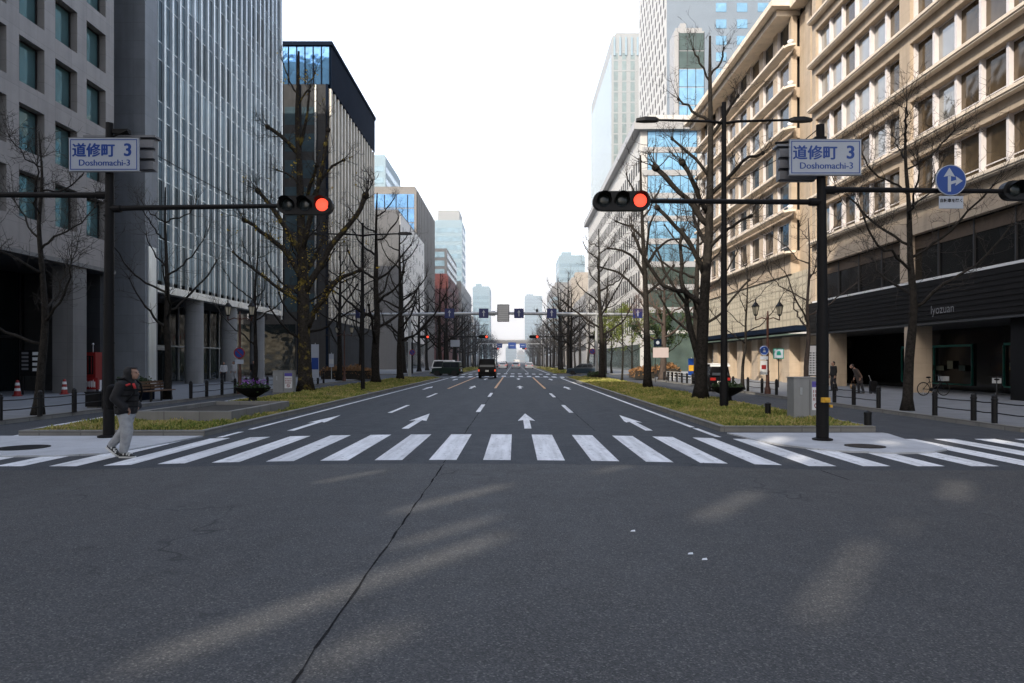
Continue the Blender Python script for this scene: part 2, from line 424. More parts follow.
# lane dashes, then solid orange approach lines
for xa in (-4.22,-1.25,1.9):
    for ya in (23,32.8):
        mb=MB(); strip(mb,xa-.075,xa+.075,ya,ya+4,.004); struct('lane_dash',mb,m_white)
    mb=MB(); strip(mb,xa-.075,xa+.075,43,72.6,.004); struct('lane_line',mb,m_orange)
    for ya in range(98,330,10):
        mb=MB(); strip(mb,xa-.075,xa+.075,ya,ya+4,.004); struct('lane_dash',mb,m_white)
def arrow_s(cx,y0,L=5.0):
    mb=MB(); d=.0045; y1=y0+L*.50
    mb.add([(cx-.09,y0,zr(cx)+d),(cx+.09,y0,zr(cx)+d),(cx+.09,y1,zr(cx)+d),(cx-.09,y1,zr(cx)+d)],[(0,1,2,3)])
    mb.add([(cx-.25,y1-.25,zr(cx)+d),(cx-.09,y1,zr(cx)+d),(cx+.09,y1,zr(cx)+d),(cx+.25,y1-.25,zr(cx)+d),(cx,y0+L,zr(cx)+d)],[(0,1,2,3,4)])
    struct('lane_arrow',mb,m_white)
for cx in (-5.72,-2.80,.33,3.42):
    for y0 in (17.4,42.6,63): arrow_s(cx,y0)
# slow-lane line on the left
for pts in (((-12.1,15.2),(-13.4,34)),((-12.95,18.3),(-13.6,24))):
    (xa,ya),(xb,yb)=pts
    mb=MB(); mb.quad((xa-.07,ya,-.105),(xa+.07,ya,-.105),(xb+.07,yb,-.105),(xb-.07,yb,-.105)); struct('slow_lane_line',mb,m_white)
for (xa,ya,w,l) in ((8.9,14.6,.5,.5),(10.2,15.2,.9,.35),(12.0,16.4,2.2,.4)):
    pass

# planted strips between main road and slow lanes
def strip_island(y0,y1,xl0,xl1,taper=1.5):
    for (xa,xb) in ((xl0,xl1),):
        k=MB()
        # kerb ring: long sides and ends
        k.box(xa,xa+.15,y0+taper,y1-.15,-.16,.04); k.box(xb-.15,xb,y0+taper,y1-.15,-.16,.04)
        k.box(xa+.15,xb-.15,y0+taper,y0+taper+.15,-.16,.04); k.box(xa,xb,y1-.15,y1,-.16,.04)
        struct('median_kerb',k,m_kerb)
        s=MB(); s.quad((xa+.15,y0+taper+.15,.03),(xb-.15,y0+taper+.15,.03),(xb-.15,y1-.15,.03),(xa+.15,y1-.15,.03))
        struct('median_soil',s,m_soil)
LST=(-12.0,-7.5); RST=(5.3,9.3)
for (ya,yb) in ((15.0,70),(93,172),(184,262),(274,400)):
    strip_island(ya,yb,*LST); strip_island(ya+(1.1 if ya<20 else 0),yb+(3 if ya<20 else 0),*RST)
# smooth concrete noses of the two strips
def nose(pts,z=-.075):
    mb=MB(); mb.prism_z([(x*1.044,y*1.044) if y<16.3 else (x,y) for x,y in pts],-.16,z); struct('median_nose',mb,m_apron)
nose([(-12.6,16.4),(-12.0,14.2),(-11.2,13.05),(-10.2,12.55),(-9.2,12.4),(-8.3,12.5),(-7.75,12.75),(-7.52,13.4),(-7.5,16.4)])
nose([(5.31,17.1),(5.28,15.0),(5.45,14.2),(5.85,13.5),(6.4,13.05),(7.2,12.82),(7.9,12.95),(8.45,13.35),(8.62,14.0),(8.6,15.0),(8.85,16.2),(9.2,17.1)])
def manhole(x,y,r,label):
    t=thing('manhole_cover',label,'manhole cover',(x,y,-.075))
    mb=MB(); mb.lathe([(r,0),(r,.006),(r-.02,.009)],n=28); mb.build('cover',m_black,t,smooth=False)
    mb=MB(); mb.lathe([(r+.03,0),(r+.03,.004)],n=28); mb.build('rim',m_seam,t)
manhole(-10.2,14.15,.46,'round dark manhole cover in the pale concrete island nose near the walking pedestrian')
manhole(7.38,14.4,.37,'round dark manhole cover in the concrete island nose beside the right signal pole')

# ground-cover plants on the strips: leaf blades
import numpy as np
def ground_cover(name,x0,x1,y0,y1,dens,hmin,hmax,w,seed,holes=()):
    rg=np.random.default_rng(seed); n=int((x1-x0)*(y1-y0)*dens)
    x=rg.uniform(x0,x1,n); y=rg.uniform(y0,y1,n)
    keep=np.ones(n,bool)
    for (a,b,c,d) in holes: keep&=~((x>a)&(x<b)&(y>c)&(y<d))
    keep&=(np.sin(x*1.7+seed)*np.sin(y*.9+x*.4)+.45*np.sin(x*4.1+y*2.7)+.3*rg.normal(0,1,n))>-.75
    x=x[keep];y=y[keep];n=len(x)
    clump=.35+.6*(np.sin(x*2.1+seed)*np.sin(y*1.3+1.7*np.sin(x))*.5+.5)+.5*(np.sin(x*5.3+2*np.sin(y*2.2))*np.sin(y*4.1+seed)>.35)
    edge=np.minimum(1,np.minimum(x-x0,x1-x)/.5+.45)*rg.uniform(.4,1.25,n)
    h=rg.uniform(hmin,hmax,n)*clump*edge; a=rg.uniform(0,2*pi,n); lean=rg.uniform(.1,.9,n)*h
    la=rg.uniform(0,2*pi,n); ww=w*rg.uniform(.6,1.4,n)
    V=np.empty((n,4,3))
    dx,dy=np.cos(a)*ww,np.sin(a)*ww; mx,my=np.cos(la)*lean,np.sin(la)*lean
    V[:,0]=np.stack([x-dx*.5,y-dy*.5,np.full(n,.03)],1); V[:,1]=np.stack([x+dx*.5,y+dy*.5,np.full(n,.03)],1)
    V[:,2]=np.stack([x+dx+mx*.6,y+dy+my*.6,.03+h*.75],1); V[:,3]=np.stack([x-dx*.6+mx,y-dy*.6+my,.03+h],1)
    me=bpy.data.meshes.new(name)
    me.vertices.add(4*n); me.loops.add(4*n); me.polygons.add(n)
    me.vertices.foreach_set('co',V.reshape(-1).astype('f'))
    me.loops.foreach_set('vertex_index',np.arange(4*n,dtype='i'))
    me.polygons.foreach_set('loop_start',np.arange(0,4*n,4,dtype='i'))
    me.materials.append(m_grass); me.update(); me.validate()
    o=bpy.data.objects.new(name,me); COL.objects.link(o); o['kind']='stuff'
    o['label']='low green and yellow ground cover on the roadside planting strip'; o['category']='ground cover'
    return o
BOX=(-10.75,-7.95,19.15,24.3)
ground_cover('ground_cover',-11.85,-7.64,16.65,32,1200,.03,.115,.016,1,(BOX,))
ground_cover('ground_cover',-11.85,-7.64,32,70,360,.04,.13,.03,2)
ground_cover('ground_cover',5.45,9.15,17.75,32,1300,.03,.115,.016,3)
ground_cover('ground_cover',5.45,9.15,32,73,380,.04,.13,.03,4)
ground_cover('ground_cover',-11.85,-7.65,94.7,172,40,.08,.3,.14,5)
ground_cover('ground_cover',5.45,9.15,94.7,172,40,.08,.3,.14,6)

# pavements beside the slow lanes
def pavement(x0,x1,y0,y1):
    k=MB(); kx=(x1-.18,x1) if x0<0 else (x0,x0+.18)
    k.box(kx[0],kx[1],y0,y1,-.16,.02); struct('pavement_kerb',k,m_kerb)
    mb=MB(); a,b=(x0,x1-.18) if x0<0 else (x0+.18,x1); mb.box(a,b,y0,y1,-.16,.015); struct('pavement',mb,m_pave)
for (ya,yb) in ((19.0,71),(90,172),(184,262),(274,520)):
    pavement(-30,-14.75,ya,yb); pavement(12.95,30,ya-(1.5 if ya<20 else 0),yb)

# litter on the intersection
for i,(x,y) in enumerate(((1.58,6.15),(1.66,5.98),(1.2,6.95))):
    mb=MB(); mb.v=[]; z=zr(x)
    mb.add([(x-.03,y-.02,z+.004),(x+.02,y-.025,z+.006),(x+.025,y+.02,z+.012),(x-.01,y+.025,z+.006)],[(0,1,2,3)])
    o=mb.build('paper_scrap',m_wht)
    tag(o,('larger white paper scrap lying on the open asphalt of the crossing','small white scrap just in front of the larger paper scrap on the asphalt','faint flat scrap on the asphalt nearer the zebra crossing')[i],'litter')
# ================================================================ BUILDINGS
XL=-23.5; XR=21.4
def bthing(name,label,x,y,group=None): return thing(name,label,'building',(x,y,0),0,group)

# ---------------- left 1: granite block with punched windows
def left_one():
    b=bthing('granite_office_building','warm grey granite office block with deep square windows above a dark arcade',XL,40)
    y0,y1,H=18.5,40.0,42.0; dep=.36
    cols=[39.2-1.75-2.55*i for i in range(8)]; cols=sorted(c for c in cols if c>y0+.5)
    sills=[8.62+3.2*i for i in range(10)]
    w=MB()
    zc=6.8
    w.box(XL-dep,XL,y0,y1,zc,sills[0])
    for i,s in enumerate(sills):
        top=s+2.2; nz=sills[i+1] if i+1<len(sills) else H
        w.box(XL-dep,XL,y0,y1,top,nz)
        ys=y0
        for c in cols:
            w.box(XL-dep,XL,ys,c,s,top); ys=c+1.75
        w.box(XL-dep,XL,ys,y1,s,top)
    w.box(XL-26,XL-dep-.12,y0,y1,zc,H)                 # core behind
    w.box(XL-dep-.12,XL-dep,y1-.4,y1,zc,H)
    w.build('wall',m_b1,b,world=True)
    fr=MB(); fr.box(-.05,0,0,1.75,0,.06); fr.box(-.05,0,0,1.75,2.14,2.2); fr.box(-.05,0,0,.06,.06,2.14); fr.box(-.05,0,1.69,1.75,.06,2.14); fr.box(-.05,0,.55,.59,.06,2.14)
    fm=fr.mesh('window',m_frame)
    pn=MB(); pn.quad((-.03,.06,.06),(-.03,1.69,.06),(-.03,1.69,2.14),(-.03,.06,2.14)); pm=pn.mesh('pane',m_teal)
    rr=random.Random(3)
    for s in sills:
        for c in cols:
            o=part('window',fm,b,(-dep-.055,c-40,s)); p=part('pane',pm,o)
            p.rotation_euler=(rr.uniform(-.006,.006),rr.uniform(-.006,.006),rr.uniform(-.008,.008))
    # sill ledge above the arcade
    l=MB(); l.box(XL,XL+.12,y0,y1,6.8,7.0); l.build('string_course',m_b1col,b,world=True)
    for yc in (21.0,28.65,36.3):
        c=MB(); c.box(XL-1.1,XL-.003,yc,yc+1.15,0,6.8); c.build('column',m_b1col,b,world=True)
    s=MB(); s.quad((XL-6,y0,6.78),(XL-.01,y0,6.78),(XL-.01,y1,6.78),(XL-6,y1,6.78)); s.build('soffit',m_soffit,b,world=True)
    gl=MB()
    gl.quad((XL-5,y0,.02),(XL-5,y1,.02),(XL-5,y1,6.78),(XL-5,y0,6.78)); gl.build('shopfront',m_darkglass,b,world=True)
    mu=MB()
    for i in range(10):
        y=y0+i*2.3; mu.box(XL-4.98,XL-4.88,y,y+.1,.02,6.7)
    mu.box(XL-4.98,XL-4.86,y0,y1,3.0,3.15); mu.build('shopfront_frame',m_frame,b,world=True)
    e=MB(); e.box(XL-6,XL-.6,y1-.35,y1,0,6.78); e.build('end_wall',m_b3,b,world=True)
left_one()

# ---------------- left 2: finned glass tower on round columns
def left_two():
    b=bthing('finned_glass_building','tall glass office block with close vertical metal fins standing on round columns',XL,44)
    y0,y1,H=44.6,68.9,48; zs=6.76
    p=MB(); p.box(XL-2.1,XL+.25,42.9,44.4,0,H); p.build('corner_pillar',m_pillar,b,world=True)
    ed=MB(); ed.box(XL+.25,XL+.33,43.2,44.1,0,9); ed.build('pillar_trim',m_fin,b,world=True)
    core=MB(); core.box(XL-24,XL-.42,42.95,y1,zs+.3,H-.3); core.build('core',m_dark,b,world=True)
    n=22; pit=(y1-y0-.6)/n
    # glazing strip per bay, storey-high panes with spandrels
    rr=random.Random(8)
    def strip_mesh(i):
      g=MB(); z=zs+.35; lv=0
      while z<H-4:
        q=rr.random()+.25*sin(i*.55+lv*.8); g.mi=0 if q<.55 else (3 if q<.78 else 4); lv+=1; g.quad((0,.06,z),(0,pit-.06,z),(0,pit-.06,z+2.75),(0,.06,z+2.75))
        g.mi=1; g.box(-.03,.03,0,pit,z+2.75,z+2.81); g.mi=2; g.quad((0.01,.02,z+2.81),(0.01,pit-.02,z+2.81),(0.01,pit-.02,z+3.94),(0.01,.02,z+3.94))
        g.mi=1; g.box(-.03,.03,0,pit,z+3.94,z+4.0); z+=4.0
      g.mi=1; g.box(-.02,.05,pit/2-.02,pit/2+.02,zs+.35,z)
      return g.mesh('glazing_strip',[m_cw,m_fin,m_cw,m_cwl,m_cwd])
    f=MB(); f.box(-.03,.15,-.045,.045,zs+.02,H); f.box(.15,.18,-.075,.075,zs+.02,H); fm=f.mesh('fin',m_fin)
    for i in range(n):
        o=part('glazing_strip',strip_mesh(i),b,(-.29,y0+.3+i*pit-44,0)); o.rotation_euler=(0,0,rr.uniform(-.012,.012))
    for i in range(n+1):
        part('fin',fm,b,(-.24,y0+.3+i*pit-44,0))
    # bright corner bay next to the pillar
    cb=MB(); cb.quad((XL-.5,44.4,zs),(XL-.5,44.9,zs),(XL-.5,44.9,H),(XL-.5,44.4,H)); cb.build('corner_glazing',m_teal,b,world=True)
    ed=MB(); ed.box(XL-.62,XL+.05,44.6,y1,zs-.5,zs); ed.box(XL-.62,XL+.05,y1-.3,y1,zs,H); ed.build('floor_edge',m_fin,b,world=True)
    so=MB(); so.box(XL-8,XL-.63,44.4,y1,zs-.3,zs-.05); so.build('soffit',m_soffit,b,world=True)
    for yc in (51.6,57.9,64.2):
        c=MB(); c.lathe([(.66,0),(.66,zs-.31)],(XL-.75,yc,0),24); c.build('round_column',m_round,b,world=True,smooth=True,sharp=40)
    gl=MB(); gl.quad((XL-5.5,44.4,0),(XL-5.5,y1,0),(XL-5.5,y1,zs-.3),(XL-5.5,44.4,zs-.3)); gl.build('lobby_glass',m_darkglass,b,world=True)
    mu=MB()
    for i in range(13): mu.box(XL-5.48,XL-5.36,44.6+i*2,44.7+i*2,0,zs-.3)
    mu.box(XL-5.48,XL-5.34,44.4,y1,2.9,3.02); mu.build('lobby_frame',m_steel,b,world=True)
    en=MB(); en.box(XL-5.3,XL-3.2,46.4,46.55,0,3.4); en.box(XL-3.25,XL-3.15,46.3,48.4,0,3.4); en.build('glass_vestibule',m_greengl,b,world=True)
    dr=MB(); dr.box(XL-5.33,XL-5.25,54.2,54.5,0,2.9); dr.box(XL-5.33,XL-5.25,56.6,56.9,0,2.9); dr.box(XL-5.33,XL-5.25,54.5,56.6,2.6,2.9); dr.build('door_frame',m_wht,b,world=True)
    rf=MB(); rf.box(XL-24,XL,43,y1,H,H+.8); rf.build('roof',m_fin,b,world=True)
left_two()

# ---------------- left 3: dark block with beige fins
def left_three():
    b=bthing('dark_finned_building','charcoal stone block with glazed blue top storey and pale beige fins on its street side',XL,87)
    y0,y1,H=87.0,114.0,42.4
    w=MB(); w.box(XL-24,XL-.5,y0,y1,0,H-5.4); w.build('wall',m_b3,b,world=True)
    t=MB(); t.box(XL-24,XL-.06,y0+.06,y1-.06,H-5.4,H-.5); t.build('top_storey',m_bluegl,b,world=True)
    r=MB(); r.box(XL-24.2,XL+.25,y0-.2,y1+.2,H-.5,H); r.build('roof',m_b3dark,b,world=True)
    sc=MB(); sc.box(XL-.04,XL+.12,y0+.1,y1-.1,H-5.9,H-.5); sc.build('roof_screen',m_b3dark,b,world=True)
    mu=MB(); mu.box(0,.12,-.08,0,H-5.4,H-.5); mm=mu.mesh('top_mullion',m_b3dark)
    for i in range(14): part('top_mullion',mm,b,(-.2-i*1.05,.05,0))
    f=MB(); f.box(-.28,.05,-.30,.30,6.9,H-5.95); fm=f.mesh('fin',m_finb)
    sl=MB()
    for i in range(9): sl.box(XL-.44,XL-.30,y0+.2,y1-.2,7.2+i*3.3,7.5+i*3.3)
    sl.build('floor_edge',m_b3,b,world=True)
    ge=MB(); ge.box(XL-20,XL-4.5,y0-.04,y0,.1,6.4); ge.build('end_shopfront',m_darkglass,b,world=True)
    gl=MB(); gl.quad((XL-.45,y0+.2,6.9),(XL-.45,y1-.2,6.9),(XL-.45,y1-.2,H-6),(XL-.45,y0+.2,H-6)); gl.build('curtain_wall',m_darkglass,b,world=True)
    for i in range(16): part('fin',fm,b,(0,.4+i*1.75,0))
    # recessed window column on the end face
    wi=MB(); wi.box(0,1.8,-.04,.0,0,2.3); wm=wi.mesh('window',m_cw)
    for i in range(8):
        for x in (-3.75,-5.9,-10.2,-12.35): part('window',wm,b,(x+.08,0,8+i*3.4))
    dk=MB(); dk.box(XL-4.2,XL-3.9,y0-.25,y0,0,H-5.4); dk.box(XL-.6,XL-.3,y0-.1,y0,0,H-5.4); dk.build('end_pilaster',m_b3dark,b,world=True)
    gf=MB(); gf.box(XL-.4,XL-.05,y0,y1,0,6.85); gf.build('ground_storey',m_b3,b,world=True)
    for i in range(9):
        pl=MB(); xx=XL-1.9-i*2.15; pl.box(xx-.09,xx+.09,y0-.14,y0,7,H-5.5); pl.build('end_fin',m_frame if i%2 else m_fin,b,world=True)
    an=MB(); an.tube([(XL-11,y0+6,H),(XL-11,y0+6,H+7)],[.07,.03],6); an.build('antenna',m_steel,b,world=True)
left_three()

# ---------------- generic mid-rise / tower
def tower(name,label,x0,x1,y0,y1,H,side,wall,gl,fh=3.6,z0=5,style='bands',wfrac=.55,group=None,pit=3.0,roof=None,depth=.06,faces='sc',ww=.6):
    """street face at x1 (side=-1) or x0 (side=1); camera face at y0. One window band per storey."""
    xs=x1 if side<0 else x0
    b=bthing(name,label,xs,y0,group)
    w=MB(); w.box(x0,x1,y0,y1,0,H); w.build('wall',wall,b,world=True)
    n=int((H-z0-.8)/fh)
    d=-side*depth; wins=[]; hh=fh*wfrac
    for k in range(n):
        z=z0+k*fh; zt=z+fh*wfrac
        mb=MB()
        if style=='bands':
            if 's' in faces: mb.box(min(xs,xs+d),max(xs,xs+d),y0+.6,y1-.6,z,zt)
            if 'c' in faces: mb.box(x0+.6,x1-.6,y0-depth,y0,z,zt)
        elif style in('grid','slits'):
            off=(k%2)*pit*.5 if style=='slits' else 0
            if 's' in faces:
                y=y0+.8+off
                while y+pit*ww<y1-.5: wins.append((0,y-y0,z)); y+=pit
            if 'c' in faces:
                x=x0+.8+off
                while x+pit*ww<x1-.5: wins.append((1,x-xs,z)); x+=pit
        elif style=='strips' and k==0:
            y=y0+.8
            while y+pit*ww<y1-.5: mb=MB(); mb.box(min(xs,xs+d),max(xs,xs+d),y,y+pit*ww,z0,H-6); mb.build('window_strip',gl,b,world=True); y+=pit
            x=x0+.8
            while x+pit*ww<x1-.5: mb=MB(); mb.box(x,x+pit*ww,y0-depth,y0,z0,H-6); mb.build('window_strip',gl,b,world=True); x+=pit
            mb=MB()
        if mb.v: mb.build('window_band',gl,b,world=True)
    if wins:
        ms=MB(); ms.box(min(0,d),max(0,d),0,pit*ww,0,hh); ms=ms.mesh('window',gl); mc=MB(); mc.box(0,pit*ww,-depth,0,0,hh); mc=mc.mesh('window',gl)
        wins.sort(key=lambda q:(-q[0],q[1])); rest=MB()
        for i,(kk,u,z) in enumerate(wins):
            if i<100: part('window',ms if kk==0 else mc,b,(0,u,z) if kk==0 else (u,0,z))
            elif kk==0: rest.box(min(0,d),max(0,d),u,u+pit*ww,z,z+hh)
            else: rest.box(u,u+pit*ww,-depth,0,z,z+hh)
        if rest.v: rest.build('window',gl,b,kind='stuff')
    r=MB(); r.box(x0+.4,x1-.4,y0+.4,y1-.4,H,H+.9); r.box(x0+2,(x0+x1)/2,y0+3,y0+9,H+.9,H+3.2); r.build('roof',roof or wall,b,world=True)
    return b

def mullions(b,x0,x1,y,z0,z1,step,w,m,name='mullion'):
    mb=MB(); x=x0
    while x<=x1+.01:
        mb.box(x-w/2,x+w/2,y-.12,y-.07,z0,z1); x+=step
    mb.build(name,m,b,world=True)

# left row beyond the second side street
b4=tower('white_office_building','grey ended office block with a plain white street front behind the second tree',-47,XL,139,176,31.8,-1,m_grey_b,m_grey_b,3.4,5,'grid',.4,pit=4,faces='')
wf=MB(); wf.box(XL,XL+.12,139.05,176,6,31.8); wf.build('street_front',m_whitest,b4,world=True)
for k in range(7):
    mb=MB(); y=142
    while y<174: mb.box(XL+.12,XL+.15,y,y+1.0,8+k*3.4,9.2+k*3.4); y+=5
    mb.build('window_band',m_whiteg,b4,world=True)
lg=MB(); lg.box(XL+.01,XL+.1,139.05,176,0,5.9); lg.build('shopfront',m_darkglass,b4,world=True)
b5=tower('blue_glass_building','mid-height office block with blue glass end and grey ribbed street side',-60,-25.7,178,217,46.4,-1,m_greige,m_bluegl,3.8,7.5,'bands',.93,faces='c')
mullions(b5,-58,-26.5,178,5,45,3,.25,m_b3dark)
for i in range(12):
    mb=MB(); mb.box(-25.7,-25.3,179+i*3.2,180.4+i*3.2,6,46); mb.build('fin',m_greige,b5,world=True)
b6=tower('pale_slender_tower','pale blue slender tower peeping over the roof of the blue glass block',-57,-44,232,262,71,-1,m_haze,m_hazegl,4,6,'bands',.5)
b8=tower('red_brick_building','red brick block with set back grey glazed upper storeys and a roof garden',-38,XL,240,284,31.6,-1,m_brick,m_frame,3.8,8,'grid',.35,pit=6,ww=.3)
up=MB(); up.box(-38,XL-.8,243,284,31.6,41.8); up.build('upper_storey',m_grey_b,b8,world=True)
for k in range(3):
    mb=MB(); mb.box(-36,XL-1.6,242.9,243,32.4+k*3.1,34.4+k*3.1); mb.box(XL-.8,XL-.7,244,283,32.4+k*3.1,34.2+k*3.1); mb.build('window_band',m_hazegl,b8,world=True)
b9=tower('grey_mid_rise_building','small grey office block with stacked balconies past the red brick one',-40,-23.6,300,370,36,-1,m_greige,m_frame,3.3,4,'bands',.4)
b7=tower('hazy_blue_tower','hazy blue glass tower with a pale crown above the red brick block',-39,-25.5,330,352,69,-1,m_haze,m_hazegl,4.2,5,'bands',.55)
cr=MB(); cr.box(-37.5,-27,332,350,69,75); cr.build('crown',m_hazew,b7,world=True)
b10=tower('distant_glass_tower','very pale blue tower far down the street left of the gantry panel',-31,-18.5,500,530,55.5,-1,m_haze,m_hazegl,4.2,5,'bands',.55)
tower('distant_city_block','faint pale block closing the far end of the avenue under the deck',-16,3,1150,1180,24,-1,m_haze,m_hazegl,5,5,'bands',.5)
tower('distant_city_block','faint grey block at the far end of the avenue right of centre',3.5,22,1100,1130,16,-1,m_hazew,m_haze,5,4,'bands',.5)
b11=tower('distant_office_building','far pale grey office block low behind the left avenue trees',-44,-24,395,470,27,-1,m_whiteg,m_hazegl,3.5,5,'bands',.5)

# ---------------- right 1: tan stone bank with ledges
def right_one():
    b=bthing('tan_stone_building','long tan stone office block with projecting ledges and a dark recessed ground storey',XR,49)
    X=XR; yA0,yJ0,yJ1,yB1=15.0,49.2,53.0,79.0; H=29.4
    dep=.42; 
    sills=[10.3+3.17*i for i in range(6)]; wh=2.25
    core=MB(); core.box(X+.75,X+26,yA0,yB1,8.6,H); core.build('core',m_dark,b,world=True)
    # wing A : window bands between piers
    bays=[(38.0,48.6),(26.4,37.0),(15.6,25.4)]
    w=MB()
    w.box(X,X+.7,yA0,yJ0,8.5,sills[0])
    for i,s in enumerate(sills):
        nz=sills[i+1] if i<5 else H-.9
        w.box(X,X+.7,yA0,yJ0,s+wh,nz)
    for ya,yb in ((15,15.6),(25.4,26.4),(37.0,38.0),(48.6,49.2)):
        for s in sills: w.box(X,X+.7,ya,yb,s,s+wh)
    # wing B : piers
    pb=3.25; ny=8
    w.box(X,X+.7,yJ1,yB1,8.5,sills[0])
    for i,s in enumerate(sills):
        nz=sills[i+1] if i<5 else H-.9
        w.box(X+.22,X+.7,yJ1,yB1,s+wh+.15,nz)
        for k in range(ny+1):
            ya=yJ1+k*pb-(0 if k==0 else .46); yb=min(yB1,yJ1+k*pb+.46)
            w.box(X+.05,X+.5,ya,yb,s,s+wh+.15)
    # joint bay with plain recessed wall
    w.box(X+.7,X+.74,yJ0,yJ1,8.5,H-.9)
    w.box(X+.5,X+.7,yJ0+1.4,yJ0+2.3,8.5,H-.9)
    w.build('wall',m_tan,b,world=True)
    # ledges, rounded at the joint
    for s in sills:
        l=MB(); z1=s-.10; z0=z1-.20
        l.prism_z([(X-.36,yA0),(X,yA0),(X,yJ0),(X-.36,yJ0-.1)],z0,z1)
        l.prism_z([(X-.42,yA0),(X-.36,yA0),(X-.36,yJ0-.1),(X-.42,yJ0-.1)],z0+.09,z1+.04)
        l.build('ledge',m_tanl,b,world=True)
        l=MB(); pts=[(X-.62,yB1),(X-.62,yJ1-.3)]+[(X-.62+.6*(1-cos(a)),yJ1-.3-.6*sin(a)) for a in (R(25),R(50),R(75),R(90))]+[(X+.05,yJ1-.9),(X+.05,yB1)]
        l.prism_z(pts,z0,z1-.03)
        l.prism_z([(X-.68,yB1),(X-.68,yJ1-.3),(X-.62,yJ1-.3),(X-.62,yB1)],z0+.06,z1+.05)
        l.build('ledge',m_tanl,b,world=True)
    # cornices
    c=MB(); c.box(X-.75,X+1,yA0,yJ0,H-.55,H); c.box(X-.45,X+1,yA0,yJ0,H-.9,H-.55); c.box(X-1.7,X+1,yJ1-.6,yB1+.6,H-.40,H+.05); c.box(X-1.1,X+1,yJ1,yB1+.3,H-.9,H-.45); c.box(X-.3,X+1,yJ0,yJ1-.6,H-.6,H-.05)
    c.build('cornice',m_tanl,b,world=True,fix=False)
    rf=MB(); rf.box(X+1,X+26,yA0,yB1,H-.8,H-.3); rf.build('roof',m_grey_b,b,world=True)
    # windows: wing A
    def winmesh(wd,hh,mull,tr=.42):
        f=MB(); f.box(-.16,.10,0,mull,0,hh); f.box(-.16,.10,wd-mull,wd,0,hh); f.box(.02,.09,mull,wd-mull,0,.06); f.box(.02,.09,mull,wd-mull,hh-.06,hh); f.box(.02,.08,mull,wd-mull,tr,tr+.05)
        return f.mesh('window',m_whitefr)
    def panemesh(wd,hh,mull,m,name='pane'):
        p=MB(); p.quad((.06,mull,.06),(.06,mull,hh-.06),(.06,wd-mull,hh-.06),(.06,wd-mull,.06)); return p.mesh(name,m)
    wd=(48.6-38.0)/6
    wm=winmesh(wd,wh,.085); pms=[panemesh(wd,wh,.085,m_offgl),panemesh(wd,wh,.085,m_offgl2)]
    rr=random.Random(11)
    rest=MB()
    for bi,(ya,yb) in enumerate(bays):
        wdb=(yb-ya)/6
        for si,s in enumerate(sills):
            for k in range(6):
                y=ya+k*wdb
                if (bi==0 and si<5) or (bi==1 and si<4):
                    o=part('window',wm,b,(.36,y-49,s)); p=part('pane',pms[0 if rr.random()<(.72 if si>1 and bi==0 else .06) else 1],o)
                    p.rotation_euler=(0,rr.uniform(-.007,.007),rr.uniform(-.009,.009))
                else:
                    rest.box(X+.42,X+.44,y+.08,y+wdb-.08,s+.05,s+wh-.05)
    o=rest.build('upper_glazing',m_offgl,b,world=True,kind='stuff')
    wdb=pb-.92
    wm=winmesh(wdb,wh+.15,.05,.5); pms=[panemesh(wdb,wh+.15,.05,m_offgl2),panemesh(wdb,wh+.15,.05,m_darkglass)]
    for s in sills[:6]:
        for k in range(ny):
            if s==sills[-1] and k in(6,7): continue
            o=part('window',wm,b,(.22,yJ1+k*pb+.46-49,s)); part('pane',pms[rr.randrange(2)],o)
    # little pots on the rounded ledge ends
    for s in sills[1:]:
        p=MB(); p.lathe([(.12,0),(.22,.12),(.24,.3),(.16,.34)],(X-.2,yJ1-.5,s-.10),12); q=p.build('ledge_ornament',m_wht,b,world=True,smooth=True)
    # second storey: dark window band in front part, pale lattice beyond
    bd=MB()
    bd.box(X+.35,X+.7,yA0,yJ0,5.95,8.5); bd.build('second_storey_glazing',m_band2,b,world=True)
    sill=MB(); sill.box(X-.12,X+.35,yA0,48.9,5.86,5.98); sill.build('white_sill',m_wht,b,world=True)
    for ya in (37.1,48.6):
        pc=MB(); pc.box(X-.03,X+.36,ya,ya+.8,5.98,8.5); pc.build('stone_pier',m_tan,b,world=True)
    tr=MB()
    tr.box(0,.09,0,.08,5.98,8.45); tr=tr.mesh('mullion',m_frame)
    for i in range(12): part('mullion',tr,b,(.25,16+i*2.7-49,0))
    la=MB(); la.box(X+.12,X+.7,yJ0+.4,yB1,4.35,8.5); la.build('lattice_screen',m_lat,b,world=True)
    fa=MB(); fa.box(X-.1,X+.7,yA0,yJ0+.4,3.75,5.86); fa.build('dark_fascia',m_band,b,world=True)
    for k in range(8):
        sl=MB(); sl.box(X-.125,X-.1,yA0,yJ0+.4,3.82+k*.25,3.95+k*.25); sl.build('fascia_slat',m_band,b,world=True)
    for ya,yb in ((38.0,48.55),(26.4,37.0)):
        bl=MB(); bl.box(X+.30,X+.345,ya,yb,7.75,8.4); bl.build('drawn_blind',m_blind,b,world=True)
    fl=MB(); fl.box(X-1.0,X+.7,yJ0+.4,yB1+.5,3.95,4.33); fl.build('canopy_edge',m_b3dark,b,world=True)
    so=MB(); so.box(X-.05,X+6,yA0,yB1,3.6,3.74); so.build('soffit',m_soffit,b,world=True)
    # ground storey
    for ya in (36.9,46.4):
        c=MB(); c.box(X-.02,X+1.15,ya,ya+.6,0,3.6); c.build('column',m_tan,b,world=True)
    for ya in (53.5,57.8,60.5,64.6,68.5,72.5,77.4):
        c=MB(); c.box(X+.1,X+1.2,ya,ya+1.5,0,3.6); c.build('column',m_tan,b,world=True)
